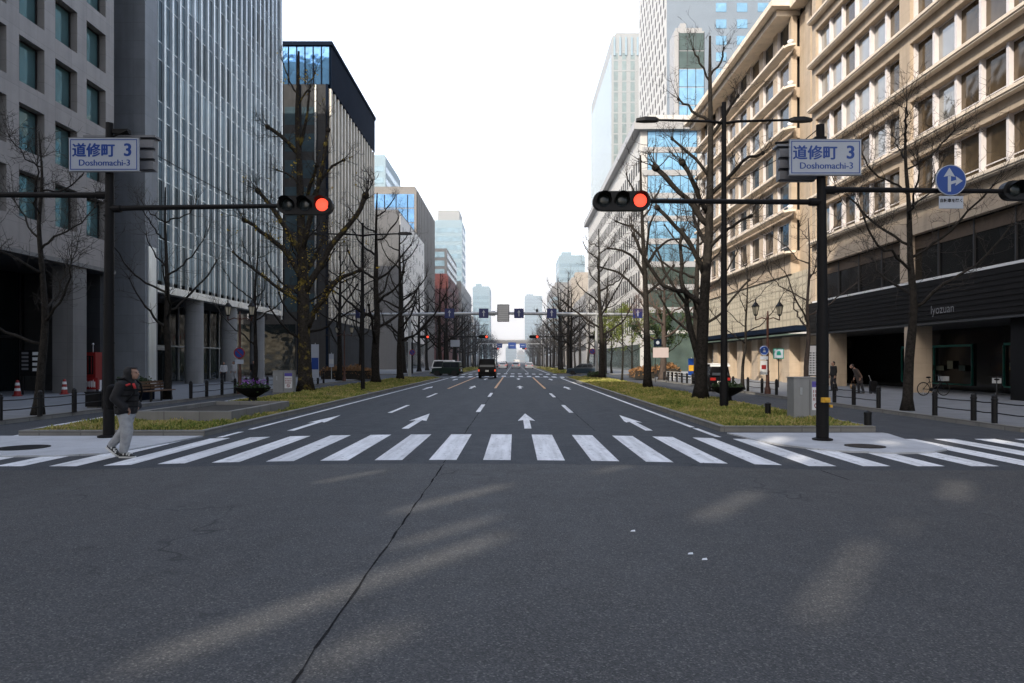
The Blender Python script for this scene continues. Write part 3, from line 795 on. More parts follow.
    for ya,yb in ((50.2,53.5),(55.0,57.8),(62,64.6),(66.1,68.5),(70,72.5)):
        c=MB(); c.box(X+.9,X+1.1,ya,yb,0,3.6); c.build('stone_infill',m_tan,b,world=True)
    sh=MB(); sh.box(X+.95,X+1.08,59.3,60.5,0,2.8); sh.box(X+.95,X+1.08,74,77.4,0,3.0); sh.build('roller_door',m_offw,b,world=True)
    gl=MB(); gl.quad((X+4.5,yA0,0),(X+4.5,yA0,3.6),(X+4.5,yB1,3.6),(X+4.5,yB1,0)); gl.build('shopfront',m_band2,b,world=True)
    sf=MB()
    for (ya,yb) in ((30.3,36.0),(38.5,45.5)):
        sf.box(X+4.36,X+4.46,ya,yb,2.55,2.68); sf.box(X+4.36,X+4.46,ya,yb,.32,.4)
        for y in (ya,(ya+yb)/2,yb): sf.box(X+4.36,X+4.46,y,y+.07,.4,2.55)
    sf.build('shopfront_frame',m_green,b,world=True)
    rr=random.Random(2)
    for (ya,yb) in ((31,35.5),(39,45)):
        y=ya
        while y<yb:
            w_=rr.uniform(.35,.8); h_=rr.uniform(.25,.5); z=rr.choice([1.15,1.25,1.75])
            ds=MB(); ds.box(X+4.3,X+4.34,y,min(yb,y+w_),z,z+h_); ds.build('window_display',m_greengl,b,world=True); y+=w_+rr.uniform(.15,.6)
    bw=MB(); bw.box(X+.3,X+4.55,yA0,29.9,0,3.6); bw.build('dark_wall',m_blackm,b,world=True)
    # faint raised sign lettering on the fascia, facing the street
    tx=MB(); text_mb('lyozuan',.62,0,0,0,tx)
    t2=MB(); t2.add([(X-.13,34.0-x,4.25+z) for x,y,z in tx.v],tx.f); t2.build('sign_lettering',m_signback,b,world=True)
right_one()

# ---------------- right 2 and beyond
b=tower('white_grid_building','white gridded office block with a blue glass corner beyond the tan stone building',XR,50,116.5,200,41.6,1,m_white_b,m_b3,3.9,7,'grid',.62,pit=2.4,faces='s',ww=.45,depth=.05)
eaves=MB(); eaves.box(XR-1.2,50,115.5,201,41.0,42.4); eaves.build('roof_bar',m_whiteg,b,world=True)
for k in range(9):
    mb=MB(); z=7+k*3.9; mb.box(XR+1.2,XR+9.6,116.40,116.5,z,z+2.9); mb.box(XR+11.2,48,116.40,116.5,z,z+2.9); mb.build('glazing',m_skygl if k>2 else m_greengl,b,world=True)
mullions(b,XR+1.2,XR+9.7,116.5,6.9,41,1.4,.09,m_frame); mullions(b,XR+11.2,48,116.5,6.9,41,1.8,.09,m_frame)
fl=MB()
for k in range(9): fl.box(XR+.3,49,116.3,116.38,9.95+k*3.9,10.9+k*3.9)
fl.build('spandrel',m_whiteg,b,world=True)
gf=MB(); gf.box(XR-.2,XR,117,199,0,4.6); gf.box(XR+1,49,116.25,116.35,0,6.4); gf.build('shopfront',m_greengl,b,world=True)

b=tower('white_slit_tower','very tall white tower with staggered slit windows and a shaded blue grey end',37.7,105,170,208,112,1,m_white_b,m_b3,3.6,30,'slits',.62,pit=3.4,faces='s',ww=.32)
ef=MB(); ef.box(37.75,105,169.9,170,0,112); ef.build('end_face',m_bluegrey,b,world=True)  # end darkened in colour to paint its shaded side
for k in range(12):
    mb=MB(); z=64+k*4.1
    for i in range(9): mb.box(50+i*5.2,52.6+i*5.2,169.82,169.9,z,z+2.2)
    mb.build('window_band',m_skygl,b,world=True)
for i in range(14):
    mb=MB(); mb.box(51.5+i*2.7,53.2+i*2.7,169.6,169.9,44,62.5); mb.build('white_pier',m_whiteg,b,world=True)
dkw=MB(); dkw.box(51,92,169.83,169.89,44,62.4); dkw.build('recess',m_grey_b,b,world=True)
b=tower('glass_corner_tower','slim glass corner tower with teal panes in front of the white slit tower',35.0,41.6,150,154.5,74.2,1,m_whiteg,m_whiteg,3.6,30,'slits',.6,pit=2.2,faces='s',ww=.25)
for k in range(9):
    mb=MB(); z=38+k*4.0; mb.box(36.0,41.5,149.9,150,z,z+3.75); mb.build('glazing',m_skygl if k<7 else m_greengl,b,world=True)
mullions(b,36.0,41.6,150,36,74,1.85,.14,m_frame)
b=tower('pale_twin_tower','hazy pale tower with fine vertical window strips at the far left of the high-rises',36.8,75,260,330,125,1,m_hazew,m_hazeg,4.0,20,'strips',.7,pit=3.2,faces='sc',ww=.5)
for k in range(25):
    mb=MB(); mb.box(36.72,75,259.93,260,24+k*4,24.5+k*4); mb.build('floor_band',m_hazew,b,world=True)
cr=MB()
for i in range(7): cr.box(37.5+i*2.2,38.2+i*2.2,259.6,259.9,118,125)
cr.build('crown_frame',m_haze,b,world=True)
b=tower('beige_mid_rise_building','cream mid-rise block half hidden by bare trees on the right of the street',XR,44,262,330,33,1,m_beigeb,m_frame,3.6,6,'grid',.45,pit=5,faces='s',ww=.4)
b=tower('grey_mid_rise_building','grey office block past the cream one on the right',XR+.2,44,400,460,45,1,m_greige,m_hazegl,3.6,5,'bands',.5)
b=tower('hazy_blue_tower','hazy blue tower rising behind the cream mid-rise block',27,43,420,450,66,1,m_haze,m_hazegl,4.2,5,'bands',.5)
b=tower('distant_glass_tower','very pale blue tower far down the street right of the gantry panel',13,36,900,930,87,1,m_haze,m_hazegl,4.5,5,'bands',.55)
b=tower('low_shop_building','low pale building between the white gridded block and the cream mid-rise',XR+.1,46,206,256,22,1,m_whiteg,m_frame,3.6,5,'bands',.45)
b=tower('distant_office_building','far pale office block low behind the right avenue trees',XR+.3,46,480,620,30,1,m_whiteg,m_hazegl,3.5,5,'bands',.5)

# made-up blocks behind the viewpoint, added to keep the crossing in shade
def shade_tower():
    b=thing('shade_caster_tower','tall grey tower added behind the viewpoint, pierced to shape the sun patches','tower',(-32,-74,0))
    X0,X1,Y0,Y1=-62,-32,-112,-30
    w=MB(); w.box(X0,X1,Y0,Y1,0,33); w.box(X1-1.5,X1,Y0,Y1,57,74); w.box(X0,X1-.31,Y1-.3,Y1,33,57)
    # added shade screen: plane x=-32, z 36..57, its holes shaped to throw the sun patches
    holes=HOLES
    ys=sorted({Y0,Y1}|{h[0] for h in holes}|{h[1] for h in holes}); zs=sorted({33,57}|{h[2] for h in holes}|{h[3] for h in holes})
    for a,bb in zip(ys,ys[1:]):
        for c,d in zip(zs,zs[1:]):
            ym,zm=(a+bb)/2,(c+d)/2
            if any(h[0]<ym<h[1] and h[2]<zm<h[3] for h in holes): continue
            w.box(X1-.3,X1,a,bb,c,d)
    w.build('wall',m_greige,b,world=True)
    for k in range(6):
        mb=MB(); mb.box(X1,X1+.05,Y0+1,Y1-1,5+k*4.6,7.6+k*4.6); mb.box(X0+1,X1-1,Y1,Y1+.05,5+k*4.6,7.6+k*4.6); mb.build('window_band',m_cw,b,world=True)
    tower('shade_caster_block','broad grey block added behind the viewpoint to shade the road',-62,-36.5,-29.98,-13,57,-1,m_greige,m_cw,4,5,'bands',.55)  # unseen block, added to shade the road
# patches of sunlight on the crossing: (x, y, half width, half length), traced back along the sun's direction
SUN_EL=R(35); sa=Vector((-.58,-.815)).normalized()
def hole(x,y,hw,hl):
    t=(x+32)/-sa.x
    yh=y+sa.y*t; zh=t*math.tan(SUN_EL)
    return (yh-hw/.58,yh+hw/.58,zh-hl*math.tan(SUN_EL),zh+hl*math.tan(SUN_EL))
HOLES=[hole(*p) for p in ((-1.0,5.3,.25,2.0),(-.55,6.9,.2,1.0),(-.6,8.6,.24,1.3),(-.8,4.1,.22,.62),(-2.6,3.6,.22,.8),(2.85,5.6,.21,1.5),(2.75,8.3,.24,1.25),(4.9,4.6,.2,1.0),(6.35,9.6,.24,1.1),(6.0,15.4,.35,1.0),(8.3,14.9,.3,.6),(9.6,15.2,.35,.8),(4.3,7.3,.15,.7),(1.7,11.0,.2,.8),(-2.3,10.2,.2,.9),(5.3,12.6,.2,.9),(11.2,15.5,.3,.6))]
# keep the openings apart
_h=[]
for h in HOLES:
    if not any(h[0]<q[1] and q[0]<h[1] and h[2]<q[3] and q[2]<h[3] for q in _h) and h[2]>33.2 and h[3]<56.8: _h.append(h)
HOLES=_h
shade_tower()
# ================================================================ TREES
def rv(r,s=1): return Vector((r.gauss(0,s),r.gauss(0,s),r.gauss(0,s)))
def smooth_path(pts,sub=3):
    """Catmull-Rom through the points"""
    P=[Vector(p) for p in pts]; P=[P[0]*2-P[1]]+P+[P[-1]*2-P[-2]]; out=[]
    for i in range(1,len(P)-2):
        for k in range(sub):
            t=k/sub; a,b,c,d=P[i-1],P[i],P[i+1],P[i+2]
            out.append(.5*((2*b)+(-a+c)*t+(2*a-5*b+4*c-d)*t*t+(-a+3*b-3*c+d)*t**3))
    out.append(P[-2]); return out

def twigs(mb,r,p,d,L,rad,depth,up=.25,leaf=None):
    """one pruned-ginkgo shoot with finer shoots along it"""
    n=4; pts=[Vector(p)]; d=Vector(d).normalized(); q=Vector(p)
    for i in range(n):
        d=(d+rv(r,.13)+Vector((0,0,up*.35))).normalized(); q=q+d*(L/n); pts.append(q)
    mb.tube(pts,[rad*(1-.7*i/n) for i in range(n+1)],4 if rad<.02 else 5,cap=False)
    if leaf is not None and depth==0 and r.random()<leaf[1]:
        for _ in range(3): leafquad(leaf[0],r,pts[r.randrange(1,n+1)],.07)
    if depth>0:
        k=r.randint(3,5) if depth>1 else r.randint(2,4)
        for j in range(k):
            i=r.randint(1,n); dd=(pts[i]-pts[i-1]).normalized()
            side=rv(r,1); side=(side-dd*side.dot(dd)).normalized()
            twigs(mb,r,pts[i],dd*.55+side*.85,L*r.uniform(.35,.62),max(.006,rad*.5),depth-1,up,leaf)

def leafquad(mb,r,p,s):
    a=rv(r).normalized()*s; b=rv(r); b=(b-a*(b.dot(a)/a.length_squared)).normalized()*s*.7
    p=Vector(p)+rv(r,.06)
    mb.quad(tuple(p-a),tuple(p+b),tuple(p+a),tuple(p-b))

def limb(tmb,cmb,r,pts,r0,r1,tw=10,twL=1.3,knob=True,leaf=None,depth=1):
    pts=smooth_path(pts,3)
    # gnarled outline
    n=len(pts); rad=[]
    for i in range(n):
        f=i/(n-1); rad.append((r0*(1-f)+r1*f)*(1+r.uniform(-.10,.14)))
        if 0<i<n-1: pts[i]=pts[i]+rv(r,.03)
    tmb.tube(pts,rad,7)
    if knob:
        e=pts[-1]; dd=(pts[-1]-pts[-2]).normalized()
        tmb.tube([e-dd*r1*1.2,e,e+dd*r1*1.3,e+dd*r1*2.2],[r1*1.0,r1*1.55,r1*1.5,r1*.5],7)
        for _ in range(5):
            twigs(cmb,r,e,dd+rv(r,.45)+Vector((0,0,.3)),twL*r.uniform(.7,1.2),max(.012,r1*.28),depth,.3,leaf)
    for _ in range(tw):
        i=r.randint(max(1,n//4),n-1); dd=(pts[i]-pts[i-1]).normalized()
        side=rv(r,1); side=(side-dd*side.dot(dd)); side.normalize()
        twigs(cmb,r,pts[i],dd*.4+side+Vector((0,0,.35)),twL*r.uniform(.45,1.1),max(.010,min(.03,rad[i]*.22)),depth,.3,leaf)

def tree_obj(label,loc,tmb,cmb,bark=None,group=None,leafmb=None,leafmat=None,twm=None,name='ginkgo_tree'):
    t=thing(name,label,'tree',loc,0,group)
    tmb.build('trunk',bark or m_bark,t,smooth=True); cmb.build('crown',twm or m_twig,t,smooth=True)
    if leafmb and leafmb.v: leafmb.build('leaf_cluster',leafmat or m_leafy,t)
    return t

def flare(r0): return [(0,r0*1.45),(.25,r0*1.15),(.7,r0*1.02)]
def trunk_path(tmb,r,pts,r0,r1):
    sp=smooth_path(pts,4); n=len(sp); H=sp[-1].z; rad=[]
    for p in sp:
        f=max(0,p.z/H); q=r0*(1-f)+r1*f
        if p.z<.7: q*=1+.45*(1-p.z/.7)**2
        rad.append(q*(1+r.uniform(-.05,.07)))
    tmb.tube(sp,rad,10); return sp

# --- the big left ginkgo, limbs as in the photograph (x across the street, z up)
def big_left():
    r=random.Random(21); T=MB();C=MB();L=MB(); lf=(L,.025)
    trunk_path(T,r,[(0,0,0),(-.1,0,3.2),(-.17,0.1,6.5),(-.25,0,9.5),(-.35,0,12.6),(-.5,.1,15.4),(-.45,.1,17.4),(-.42,.1,19.0)],.40,.06)
    def lb(p,r0,r1,tw=10,twl=1.35,**k): limb(T,C,r,p,r0,r1,tw,twl,leaf=lf,depth=2,**k)
    lb([(-.05,0,6.0),(-.9,-.3,7.6),(-1.9,-.5,8.6),(-3.1,-.7,9.4)],.17,.09,14)
    lb([(-.1,.1,7.4),(-1.1,.3,9.0),(-2.0,.5,10.3),(-2.85,.6,11.3)],.16,.11,12)
    lb([(-.1,-.1,4.9),(-1.2,-.6,5.6),(-2.4,-.9,6.6),(-3.6,-1.0,7.6)],.12,.05,12)
    lb([(-.35,0,13.2),(-1.1,.2,14.0),(-2.15,.2,14.8)],.12,.09,10,1.2)
    lb([(-.3,.1,11.4),(-1.0,.6,12.2),(-1.9,.9,12.6)],.07,.04,8,1.0)
    lb([(-.35,0,13.6),(.1,-.2,14.9),(.3,-.3,16.6)],.10,.05,8,1.1)
    lb([(-.1,-.1,8.0),(.55,-.3,10.4),(1.0,-.4,12.3),(1.35,-.4,14.4)],.15,.09,12,1.2)
    lb([(.5,-.3,10.8),(1.2,-.2,12.2),(2.1,0,12.9)],.08,.06,7,1.0)
    lb([(0,0,5.6),(1.0,.3,7.6),(1.45,.4,8.4),(2.7,.5,10.0),(3.2,.5,11.0)],.19,.13,14,1.5)
    lb([(.15,0,3.6),(.5,-.2,4.4),(1.3,-.4,5.4),(1.9,-.5,6.1),(3.15,-.6,6.7)],.16,.09,12,1.3)
    lb([(-.2,-.2,9.8),(.6,-1.2,11.2),(1.2,-2.0,12.0)],.11,.08,9,1.2)
    lb([(-.15,.3,6.6),(.3,1.6,8.2),(.4,2.6,9.6)],.13,.08,9,1.2)
    lb([(-.45,.1,16.6),(-1.0,.2,17.4),(-1.3,.2,18.3)],.05,.03,6,.9); lb([(-.45,.1,16.0),(.2,0,17.0),(.5,0,17.8)],.05,.03,6,.9)
    # yellow leaf clumps clinging to the lower limbs
    lim=[v for v in T.v if 4.3<v[2]<9.5 and -2.2<v[0]<2.6]
    for _ in range(75):
        c=Vector(r.choice(lim)); k=r.randint(5,16)
        for _ in range(k): leafquad(L,r,c+rv(r,.13)+Vector((0,-.05,.05)),r.uniform(.03,.06))
    for _ in range(170):
        c=Vector(r.choice([v for v in T.v if 9<v[2]<13])); leafquad(L,r,c+rv(r,.08),r.uniform(.025,.045))
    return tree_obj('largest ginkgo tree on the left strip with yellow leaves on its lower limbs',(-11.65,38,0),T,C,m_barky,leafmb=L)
def big_right():
    r=random.Random(33); T=MB();C=MB()
    trunk_path(T,r,[(0,0,0),(.08,0,2.6),(.2,0,5.0),(.36,0,7.2),(.42,0,9.6),(.45,0,11.8),(.42,0,14.0),(.42,0,16.0)],.29,.05)
    def lb(p,r0,r1,tw=10,twl=1.2,**k): limb(T,C,r,p,r0,r1,tw,twl,depth=2,**k)
    lb([(.15,0,5.6),(-.3,-.3,6.4),(-.85,-.4,7.2),(-2.0,-.6,8.3)],.13,.08,11)
    lb([(.32,0,7.7),(-.25,.2,8.6),(-.85,.3,9.2),(-1.85,.4,10.3)],.13,.11,9)
    lb([(.33,.05,8.2),(-.3,-.4,9.2),(-.95,-.7,10.2)],.11,.10,8)
    lb([(.1,.1,4.2),(-.6,.4,4.8),(-1.5,.5,5.1),(-2.3,.7,6.3),(-2.8,.8,7.4)],.12,.06,12)
    lb([(.05,.1,1.6),(-.35,.4,3.2),(-.5,.6,4.6),(-.7,.7,6.0),(-.6,.8,7.6)],.15,.07,10)
    lb([(-.45,.5,4.2),(-1.2,.8,5.4),(-1.7,1,6.8)],.07,.05,8)
    lb([(.4,0,9.8),(-.2,.1,10.6),(-1.2,.1,11.5)],.08,.05,8,1.0)
    lb([(.45,0,11.6),(1.0,-.1,12.4),(1.6,-.1,13.3)],.08,.05,7,1.0)
    lb([(.45,0,12.2),(-.3,.1,12.8),(-.9,.2,13.3)],.07,.045,7,1.0)
    lb([(.42,0,9.0),(1.3,.2,9.8),(2.0,.4,10.6),(2.9,.5,11.0)],.10,.06,10)
    lb([(.3,0,6.6),(1.0,-.5,7.4),(1.9,-.8,7.9)],.09,.06,9)
    lb([(.42,0,14.2),(.9,.1,14.9),(1.05,.1,15.5)],.05,.035,5,.9); lb([(.42,0,14.0),(0,0,14.8),(-.3,0,15.4)],.05,.035,5,.9)
    lb([(.3,.1,6.9),(.1,1.2,8.0),(.3,2.2,9.3)],.10,.06,8)
    return tree_obj('dark thick ginkgo trunk on the right strip just behind the tall twin lamp post',(8.15,30,0),T,C)
def mid_right():
    r=random.Random(44); T=MB();C=MB()
    trunk_path(T,r,[(0,0,0),(-.05,0,3),(-.15,0,6.5),(-.3,0,9.5),(-.42,0,12.5),(-.45,0,14.6)],.25,.05)
    def lb(p,r0,r1,tw=9,twl=1.2,**k): limb(T,C,r,p,r0,r1,tw,twl,depth=2,**k)
    lb([(-.15,0,6.9),(-.9,-.2,8.1),(-1.7,-.3,8.6),(-2.5,-.4,8.7)],.10,.05,11)
    lb([(-.1,0,5.5),(-.9,.2,6.5),(-1.8,.4,7.3),(-3.0,.5,7.7)],.10,.05,11)
    lb([(-.3,0,9.4),(-1.0,.3,10.2),(-1.9,.3,10.5)],.08,.05,9)
    lb([(-.2,0,7.4),(.5,.2,8.6),(1.3,.3,9.3),(2.2,.3,9.4)],.10,.05,10)
    lb([(-.1,0,5.9),(.7,-.3,6.6),(1.5,-.4,7.6)],.09,.06,9)
    lb([(-.35,0,10.6),(.3,.1,11.6),(.8,.1,12.6)],.07,.04,8,1.0); lb([(-.4,0,11.6),(-.9,0,12.4),(-1.3,.1,13.4)],.06,.04,7,1)
    lb([(-.2,.1,8.2),(-.4,1.3,9.4),(-.6,2.1,10.6)],.08,.05,8); lb([(-.2,-.1,8.0),(-.2,-1.1,9.4),(0,-1.8,10.4)],.08,.05,8)
    return tree_obj('slim straight ginkgo on the right strip left of the dark thick one',(8.3,42.7,0),T,C)

def gen_tree(seed,H,r0,spread=1.0,fork=.25,tw=8,depth=1,twm=None,n1=10,twL=1.1,sc=1.0):
    r=random.Random(seed); T=MB();C=MB()
    pts=[(0,0,0)]; x=y=0
    for k in range(1,7):
        x+=r.gauss(0,.07);y+=r.gauss(0,.07); pts.append((x,y,H*k/6))
    sp=trunk_path(T,r,pts,r0,r0*.13)
    a=r.uniform(0,6.28)
    for k in range(n1):
        f=fork+(1-fork)*.92*(k+r.random()*.6)/n1; i=min(len(sp)-2,int(f*(len(sp)-1))); p=sp[i]
        a+=2.4+r.uniform(-.5,.5); L=H*.26*(1.15-f)*spread*r.uniform(.75,1.25)+.5
        d=Vector((cos(a),sin(a),0)); q=[p]
        rise=r.uniform(.25,.55)
        for j,(u,w_) in enumerate(((.35,.25),(.7,.62),(1,1.12))): q.append(p+d*(L*u)+Vector((0,0,L*w_*(rise+.35)))+rv(r,.07*L*.5))
        rr0=r0*.42*(1.1-f*.7)
        limb(T,C,r,q,rr0,rr0*r.uniform(.4,.62),tw,twL*(1.15-f*.35),depth=depth)
    return T,C

big_left(); big_right(); mid_right()
# unique mid-distance trees
def auto(label,loc,seed,H,r0,**k):
    bark=k.pop('bark',None); twm=k.pop('twm',None); group=k.pop('group',None)
    T,C=gen_tree(seed,H,r0,**k); return tree_obj(label,loc,T,C,bark,group,twm=twm)
auto('second ginkgo on the left strip, just right of the slim lamp post',(-10.6,52,0),101,14.6,.34,tw=9,n1=12,fork=.22,depth=2)
auto('thin young street tree beside the low fence at the far left edge',(-15.1,21.6,0),102,9.0,.14,tw=11,n1=9,fork=.26,depth=2)
auto('slender bare tree beside the wooden bench on the left pavement',(-15.6,30.6,0),103,9.5,.17,tw=9,n1=9,fork=.3)
auto('slender bare tree just left of the biggest left ginkgo trunk',(-15.5,40.5,0),104,9,.15,tw=8,n1=8,fork=.3)
auto('bare tree at the right pavement fence under the blue round arrow sign',(13.5,23.5,0),105,10.5,.17,tw=12,n1=11,fork=.33,depth=2,twL=1.4)
auto('thin bare sapling on the right pavement left of the lantern post',(13.5,40.5,0),106,8.2,.11,tw=8,n1=9,fork=.35)
auto('pale barked bare tree behind the grey utility cabinet on the right',(13.6,31.8,0),107,8.4,.13,tw=10,n1=9,fork=.35,bark=m_bark2,twm=m_twig)
auto('reddish bare tree with spreading limbs beside the pink sign panel',(13.4,62,0),108,9.2,.32,spread=1.7,fork=.34,tw=14,n1=9,bark=m_bark2,twm=m_twig2,depth=2)
auto('bare ginkgo on the right strip beside the right gantry pole',(8.4,66,0),109,14.5,.30,tw=10,n1=12,fork=.3)
# leafy sapling with green leaves
def leafy(label,loc,seed,H,r0,n,m,spread=1.4,name='leafy_tree'):
    T,C=gen_tree(seed,H,r0,n1=9,tw=6,spread=spread,fork=.3); r=random.Random(seed); L=MB()
    for _ in range(n):
        # clumps along the twigs
        p=Vector(C.v[r.randrange(len(C.v))])
        for _ in range(3): leafquad(L,r,p+rv(r,.12),r.uniform(.06,.12))
    return tree_obj(label,loc,T,C,leafmb=L,leafmat=m,name=name)
leafy('small tree with yellow green leaves behind the right strip near the side street',(13.8,80,0),210,7.5,.14,900,m_leafg)
leafy('second yellow green tree further along the right pavement',(13.6,96,0),211,8,.14,800,m_leafg)
leafy('dark green evergreen street tree on the right pavement by the side street',(16.5,74,0),212,6.5,.16,1500,m_leafd)
auto('thin upright pole-like tree between the two right strip ginkgos and the gantry pole',(9.0,57.5,0),110,7.5,.09,tw=6,n1=7,fork=.4)

# avenue beyond: copies of a few kinds, turned and scaled
protos=[]
rt=random.Random(77)
GR='bare ginkgo trees lining the avenue beyond the gantry'
LBL_L='bare ginkgo in the left avenue row beyond the gantry'
LBL_R='bare ginkgo in the right avenue row beyond the gantry'
def far_row(x,ys,lab,gr):
    for y in ys:
        xx=x+rt.uniform(-.4,.4); yy=y+rt.uniform(-1.2,1.2); s=rt.uniform(.85,1.12)
        if len(protos)<4:
            T,C=gen_tree(300+len(protos),14,.30,n1=13,tw=9,fork=.25,spread=1.05); o=tree_obj(lab,(xx,yy,0),T,C,group=gr); protos.append(o)
        else:
            o=dup(protos[rt.randrange(4)],lab,(xx,yy,0),rt.uniform(0,6.28),gr,(s,s,s))
far_row(-10.6,[62,96,105,115,125,135,146,157,168],LBL_L,'left avenue row of bare ginkgos beyond the gantry')
far_row(8.2,[96.5,105,114,124,134,145,156,167],LBL_R,'right avenue row of bare ginkgos beyond the gantry')
far_row(-10.6,list(range(188,262,11))+list(range(278,396,12)),LBL_L,'left avenue row of bare ginkgos beyond the gantry')
far_row(8.2,list(range(188,262,11))+list(range(278,396,12)),LBL_R,'right avenue row of bare ginkgos beyond the gantry')
far_row(-15.6,[50,59,68]+list(range(98,260,13)),'slighter bare tree on the left pavement in front of the office blocks','bare trees along the left pavement')
far_row(13.8,[51]+list(range(104,260,13)),'slighter bare tree on the right pavement in front of the office blocks','bare trees along the right pavement')

# hedges
def hedge(label,x0,x1,y0,y1,h,m,seed,n,name='hedge'):
    r=random.Random(seed); t=thing(name,label,'hedge',((x0+x1)/2,(y0+y1)/2,0))
    L=MB(); X=(x1-x0)/2;Y=(y1-y0)/2
    for _ in range(n):
        x=r.uniform(-X,X);y=r.uniform(-Y,Y); z=h*min(1,(r.random()**.4))*(1-.35*(x/X)**4)*(1+.12*sin(x*3)+.1*sin(y*2.3+x))
        leafquad(L,r,(x,y,max(.1,z)),r.uniform(.06,.12))
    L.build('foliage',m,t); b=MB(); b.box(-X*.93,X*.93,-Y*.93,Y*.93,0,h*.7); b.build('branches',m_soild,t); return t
hedge('long rust brown hedge on the left pavement behind the slim lamp post',-18.4,-13.4,64,67,1.15,m_leafo,1,2600)
hedge('rust brown hedge on the right between the strip and the plaza',11.6,13.6,66,70,1.05,m_leafo,2,1500)
hedge('bright orange sunlit hedge on the plaza behind the pink sign panel',15.2,17.8,73,76,1.3,m_leafo,3,1600)
hedge('small green shrub bed at the foot of the right gantry pole',7.3,9.0,67.5,69.5,.55,m_leafd,4,700)
# ================================================================ STREET FURNITURE
def hex_cap(): pass
def signal_head_part(parent,x,y,z,face=-1,name='signal_head'):
    """horizontal three-lamp head, centre at (x,y,z); red lamp on the right"""
    h=MB(); pts=[]
    for a in range(0,181,20): pts.append((.44+.215*cos(R(90-a)),.215*sin(R(90-a))))
    for a in range(0,181,20): pts.append((-.44-.215*cos(R(90-a)),-.215*sin(R(90-a))))
    n=len(pts)
    vs=[(px,-.07,pz) for px,pz in pts]+[(px,.12,pz) for px,pz in pts]
    h.add(vs,[tuple(range(n-1,-1,-1)),tuple(range(n,2*n))]+[(i,(i+1)%n,n+(i+1)%n,n+i) for i in range(n)])
    o=h.build(name,m_black,parent,fix=True); o.location=(x,y,z)
    for i,dx in enumerate((-.41,0,.41)):
        l=MB(); l.lathe([(.15,0),(.147,-.012),(.09,-.03),(.02,-.036)],(dx,-.072,0),24,'y'); q=l.build('lens',m_lens_red if i==2 else m_lens_off,o,smooth=True)
        v=MB(); m=18
        vs=[]
        for k in range(m+1):
            a=R(-25+230*k/m)
            for rr,yy in ((.165,-.07),(.165,-.30 if 30<(-25+230*k/m)<150 else -.16),(.172,-.30 if 30<(-25+230*k/m)<150 else -.16),(.172,-.07)): vs.append((dx+rr*cos(a),yy,rr*sin(a)))
        fs=[]
        for k in range(m):
            for j in range(3): fs.append((k*4+j,k*4+j+1,(k+1)*4+j+1,(k+1)*4+j))
        v.add(vs,fs); v.build('visor',m_blackm,o)
    return o

def name_sign(parent,cx,y,cz,w=1.6,h=.76):
    b=MB(); b.box(cx-w/2,cx+w/2,y,y+.05,cz-h/2,cz+h/2); s=b.build('name_sign',m_signw,parent)
    br=MB(); yy=y-.003
    for (a0,a1,c0,c1) in ((-w/2+.03,w/2-.03,h/2-.045,h/2-.025),(-w/2+.03,w/2-.03,-h/2+.025,-h/2+.045),(-w/2+.03,-w/2+.05,-h/2+.045,h/2-.045),(w/2-.05,w/2-.03,-h/2+.045,h/2-.045)):
        br.quad((cx+a0,yy,cz+c0),(cx+a1,yy,cz+c0),(cx+a1,yy,cz+c1),(cx+a0,yy,cz+c1))
    q=br.build('sign_border',m_signblue,s)
    tx=MB()
    for k,(du,dv) in enumerate(((0,0),(.011,0),(-.011,0),(0,.007),(0,-.007))):
        text_mb('道修町',.335,cx-.235+du,yy-.0006*k,cz+.105+dv,tx)
    for k,du in enumerate((0,.008,-.008)):
        text_mb('3',.41,cx+.56+du,yy-.0006*k,cz+.11,tx,1.0,bold=.006); text_mb('Doshomachi-3',.205,cx+.02+du*.6,yy-.0006*k,cz-.19,tx,1.0)
    tx.build('sign_lettering',m_signblue,s)
    fr=MB(); t=.02; fr.box(cx-w/2-t,cx+w/2+t,y+.01,y+.06,cz+h/2,cz+h/2+t); fr.box(cx-w/2-t,cx+w/2+t,y+.01,y+.06,cz-h/2-t,cz-h/2); fr.build('sign_frame',m_signback,s)
    return s

def back_box(parent,x0,x1,y,z0,z1):
    b=MB(); n=3
    b.box(x0,x1,y,y+.12,z0,z1)
    for i in range(n):
        z=z0+(z1-z0)*(i+.08)/n; b.box(x0,x1,y-.10,y-.002,z,z+(z1-z0)*.72/n)
    b.box(x0-.06,x1+.06,y-.12,y+.2,z1+.003,z1+.05)
    return b.build('guide_sign_back',m_signback,parent)

def bands(mb,r,zs):
    for z in zs: mb.lathe([(r+.008,0),(r+.008,.03)],(0,0,z),14)

# left signal pole
t=thing('traffic_signal','left signal pole with red light arm, street name sign and slatted sign back','traffic signal',(-9.58,16.1,-.07))
p=MB(); p.tube([(0,0,0),(0,0,2.6),(.02,0,5.4),(.02,0,7.4)],[.125,.115,.10,.085],16); bands(p,.118,(1.2,2.2,3.1)); bands(p,.105,(5.2,5.55)); p.lathe([(.24,0),(.24,.03),(.17,.05)],n=16); p.build('pole',m_pole,t,smooth=True,sharp=35)
a=MB(); a.tube([(.1,0,5.38),(.6,0,5.40),(4.15,0,5.45)],[.065,.062,.05],10); a.tube([(-.1,0,5.70),(-5,0,5.72)],[.068,.06],10); a.lathe([(.09,-.12),(.09,.12)],(.16,0,5.38),10,'x'); a.lathe([(.09,-.12),(.09,.12)],(-.16,0,5.70),10,'x'); a.build('arm',m_pole,t,smooth=True,sharp=35)
signal_head_part(t,4.64,0,5.46)
name_sign(t,.0,-.2,6.60,1.62,.76)
back_box(t,-.65,.95,.28,6.35,7.12)
